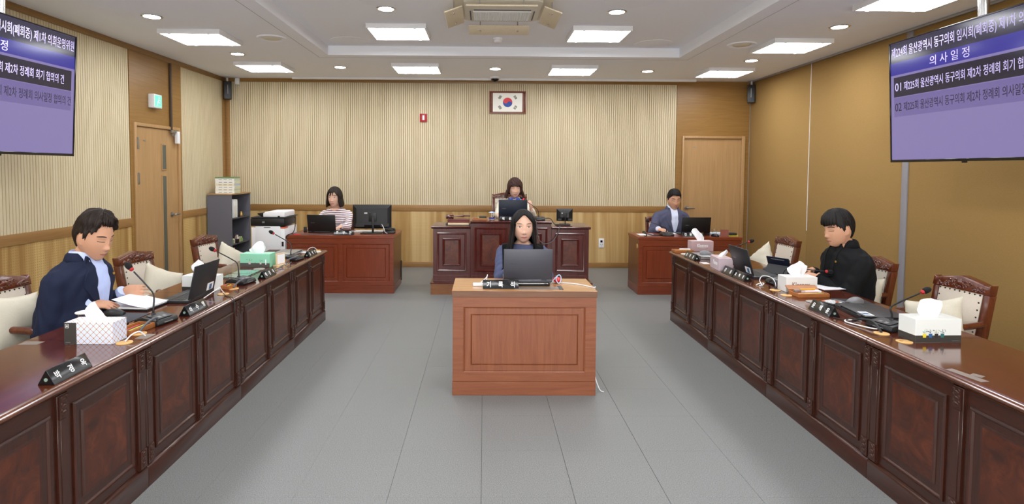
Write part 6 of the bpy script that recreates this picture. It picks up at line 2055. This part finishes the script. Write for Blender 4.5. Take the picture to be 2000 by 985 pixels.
# 1: navy suited man on the left, reading
person('man in navy suit and pale blue shirt reading papers at the left desk', (-2.44, 3.30, 0), -90, dict(
    head=(-2.30, 3.335, 1.168), pitch=22, yaw=-12, vox=0.0048, eyes=0.15, width=1.0, neck=0.132, headfwd=0.07, hs=1.09,
    pole=(0.15, -0.1, -1.0), rh=((-2.265, 3.235, 0.795), (0.9, 0.45, -0.18), (0.1, -0.35, 1), 0.35), lh=((-2.235, 3.475, 0.812), (0.95, 0.25, 0.05), (0.1, -0.9, 0.5), 0.45),
    hair=dict(mat=mt['hair_d'], end=men_hair(0.092, 0.044, -0.06, 40), th=men_th(0.042, 0.015, 0.034), curl=0.0045, rip=0.0025, jag=0.006, seed=3),
    clothes=dict(name='suit_jacket', mat=mt['navy'], off=0.022, arm=0.015, belly=0.03),
    extra=(suit(mt['shirt'], mt['navy'], 0.36, 0.05, 0.062, -1, 0.058),)))
# 2: man in black on the right
def turtleneck(k):
    def sf(u, v):
        hw = 0.05 * (1 - 0.5 * v)
        return (hw * (2 * u - 1), 0.005 - 0.30 * v)
    k['cpatch']('black_shirt', mt['blacks'], sf, 10, 16, 0.003)
    for s in (-1, 1):
        def lapf(u, v, s=s):
            return (s * (0.046 - 0.02 * v + 0.05 * u * math.sin(min(1, v * 2) * PI / 2 + 0.3) * (1 - v * 0.8)), 0.012 - 0.32 * v + 0.018 * u)
        k['cpatch']('lapel', mt['blackj'], lapf, 6, 20, 0.0085)
    k['collar']('jacket_collar', mt['blackj'], k['nr'] + 0.012, 0.05, 0.026, 48, 0.0, 0.004, None, True)
    k['collar']('shirt_neckband', mt['blacks'], k['nr'] + 0.004, 0.030, 0.004, 2, 0.0, 0.004)
    p = k['onchest'](-0.085, -0.10, 0.013)
    m = MB(); m.cyl((p.x, p.y - 0.003, p.z), 0.008, 0.004, 14, 'y'); m.obj('lapel_badge', mt['gold'], k['root'])
person('man in black jacket using a tablet at the right desk', (2.78, 4.22, 0), 90, dict(
    head=(2.655, 4.175, 1.150), pitch=14, yaw=4, vox=0.0048, eyes=0.15, width=1.0, neck=0.132, headfwd=0.065, hs=1.06,
    rh=((2.60, 4.42, 0.80), (-1, -0.05, -0.1), (0, 0.2, 1), 0.4), lh=((2.515, 4.20, 0.80), (-1, 0.1, -0.12), (0, -0.3, 1), 0.4),
    hair=dict(mat=mt['hair'], end=men_hair(0.050, 0.020, -0.07, 52), th=men_th(0.034, 0.014, 0.034), rip=0.002, jag=0.005, seed=5),
    clothes=dict(name='jacket', mat=mt['blackj'], off=0.024, arm=0.016, belly=0.03),
    extra=(turtleneck,)))
# 3: man in slate blazer at the back right
person('man in slate blue blazer writing at the back right desk', (2.64, 8.0, 0), 180, dict(
    head=(2.678, 7.90, 1.172), pitch=16, yaw=0, vox=0.0062, eyes=0.15, width=1.08, neck=0.137, headfwd=0.06, hs=1.12,
    rh=((2.36, 7.56, 0.795), (0.5, -0.8, -0.15), (-0.3, -0.1, 1), 0.5), lh=((2.80, 7.62, 0.79), (-0.3, -0.9, -0.1), (0, 0, 1), 0.4),
    hair=dict(mat=mt['hair'], end=men_hair(0.076, 0.034, -0.06, 46), th=men_th(0.026, 0.012, 0.018), rip=0.002, jag=0.006, seed=8),
    clothes=dict(name='blazer', mat=mt['blazer'], off=0.028, arm=0.018, belly=0.02),
    extra=(suit(mt['shirt_w'], mt['blazer'], 0.36, 0.052, 0.05, None, 0.055),)))

# women
def bob_end(bang, side, length):
    def end(A, sd):
        if A < 38:
            return bang
        if A < 52:
            return bang + (side - bang) * (A - 38) / 14
        if A < 62:
            return side + (length - side) * (A - 52) / 10
        return length
    return end
# 4: recorder in the middle
def vest(k):
    """sleeveless vest: the body part of the sweater surface, lifted off it and given thickness"""
    n = k['nb']
    bm = bmesh.new(); bm.from_mesh(k['jk'].data)
    def inside(c):
        dx, dz = c.x - n.x, c.z - n.z
        return abs(dx) < 0.170 + 0.10 * max(0.0, -0.12 - dz) and (dx / 0.088) ** 2 + (dz / 0.085) ** 2 > 1.0 and abs(c.y - n.y) < 0.24
    bmesh.ops.delete(bm, geom=[f for f in bm.faces if not inside(f.calc_center_median())], context='FACES')
    bmesh.ops.delete(bm, geom=[v for v in bm.verts if not v.link_faces], context='VERTS')
    bmesh.ops.smooth_vert(bm, verts=[v for v in bm.verts if v.is_boundary], factor=0.5, use_axis_x=True, use_axis_y=True, use_axis_z=True)
    bm.normal_update()
    for v in bm.verts:
        v.co += v.normal * 0.007
    me = bpy.data.meshes.new('vest'); bm.to_mesh(me); bm.free()
    me.materials.clear(); me.materials.append(mt['vest']); me.shade_smooth()
    vo = link('vest', me, k['root'])
    md = vo.modifiers.new('thickness', 'SOLIDIFY'); md.thickness = 0.006
    k['collar']('crew_neck', mt['denim'], k['nr'] + 0.016, 0.004, 0.012, 1, 0.004, -0.006)
person('woman with long black hair and black vest at the light cherry desk', (0.33, 4.78, 0), 180, dict(
    female=True, head=(0.326, 4.655, 1.112), pitch=8, yaw=3, vox=0.0048, eyes=0.75, wide=1.09, neck=0.145, headfwd=0.03, hs=1.10, width=0.92,
    rh=((0.215, 4.335, 0.795), (0.25, -1, -0.1), (0, 0, 1), 0.4), lh=((0.44, 4.335, 0.795), (-0.25, -1, -0.1), (0, 0, 1), 0.4), pole=(0.4, -0.3, -1.0),
    hair=dict(mat=mt['hair'], drop=True, end=lambda A, sd: 0.096 if A < 6 else (0.096 - 0.066 * ((A - 6) / 50) ** 1.6 if A < 56 else (0.030 + (-0.36 - 0.030) * (A - 56) / 6 if A < 62 else (-0.36 if A < 100 else -0.24))),
              th=lambda A, t, sd: 0.014 - (0.006 * gss(A, 8) * (t < 0.45)), rip=0.0012, jag=0.0006, spread=0.28, fwd=0.055, seed=2),
    clothes=dict(name='sweater', mat=mt['denim'], off=0.014, arm=0.020, belly=0.005),
    extra=(vest,)))
# 5: woman in stripes
def boat(k):
    def sk(u, v):
        t = 2 * u - 1
        return (0.078 * t, 0.008 - 0.042 * v * (1 - t * t) ** 0.5)
    k['cpatch']('open_neck', mt['skin_f'], sk, 14, 6, 0.003)
person('woman with bobbed hair in striped shirt at the back left desk', (-2.08, 8.03, 0), 180, dict(
    female=True, head=(-2.10, 7.945, 1.178), pitch=8, yaw=-10, vox=0.006, eyes=0.75, neck=0.15, headfwd=0.04, hs=1.14, width=0.98,
    rh=((-2.335, 7.62, 0.80), (0.1, -1, -0.1), (0, 0, 1), 0.4), lh=((-1.93, 7.56, 0.80), (-0.2, -1, -0.1), (0, 0, 1), 0.4),
    hair=dict(mat=mt['hair_d'], drop=True, end=lambda A, sd: (0.074 if A < 30 else 0.074 - 0.05 * (A - 30) / 24 if A < 54 else 0.024 - 0.136 * (A - 54) / 8 if A < 62 else -0.112) - (0.034 if 6 < A < 13 else 0), th=lambda A, t, sd: 0.019 - 0.004 * (A < 45) * t, rip=0.0012, jag=0.004, spread=0.22, curl_in=-0.06, fwd=0.012, seed=6),
    clothes=dict(name='striped_shirt', mat=mt['stripe'], off=0.015, arm=0.013, belly=0.0),
    extra=(boat,)))
# 6: woman in ivory jacket, chairing
def ivory(k):
    def bl(u, v):
        return ((0.055 * (1 - v) + 0.004) * (2 * u - 1), 0.006 - 0.17 * v)
    k['cpatch']('blouse', mt['bluec'], bl, 10, 12, 0.004)
    def sk(u, v):
        return ((0.030 * (1 - v) + 0.001) * (2 * u - 1), 0.012 - 0.075 * v)
    k['cpatch']('open_neck', mt['skin_f'], sk, 8, 8, 0.0065)
    for s in (-1, 1):
        def cf(u, v, s=s):
            return (s * (0.030 * (1 - v) + 0.060 * u * (1 - 0.35 * v)), 0.018 - 0.085 * v - 0.020 * u)
        k['cpatch']('blouse_collar', mt['bluec'], cf, 6, 10, 0.012)
        def lp(u, v, s=s):
            return (s * (0.056 * (1 - v) + 0.045 * u * math.sin(min(1, v * 1.6 + 0.25) * PI / 2) * (1 - 0.6 * v)), 0.008 - 0.22 * v + 0.012 * u)
        k['cpatch']('lapel', mt['ivoryj'], lp, 6, 18, 0.009)
    k['collar']('blouse_neckband', mt['bluec'], k['nr'] + 0.010, 0.022, 0.022, 30, 0.0, -0.002)
person('woman in ivory jacket and blue collar chairing at the dark red bench', (0.41, 8.12, 0.1525), 180, dict(
    female=True, head=(0.438, 8.0, 1.322), pitch=13, yaw=3, vox=0.006, eyes=0.1, mouth=1.0, neck=0.148, headfwd=0.045, hs=1.12, width=0.98,
    rh=((0.20, 7.60, 0.965), (0.2, -1, -0.1), (0, 0, 1), 0.4), lh=((0.645, 7.66, 1.045), (-0.15, -0.2, 1.0), (0.75, -0.6, -0.1), 0.5),
    hair=dict(mat=mt['hair_b'], drop=True, end=bob_end(0.046, 0.018, -0.112), th=lambda A, t, sd: 0.022 + 0.010 * (A > 60) * max(0, t - 0.6), rip=0.0018, jag=0.007, spread=0.34, curl_in=0.12, fwd=0.015, seed=11, curl=0.003),
    clothes=dict(name='ivory_jacket', mat=mt['ivoryj'], off=0.022, arm=0.017, belly=0.0),
    extra=(ivory,)))

bpy.data.scenes.remove(TMP)
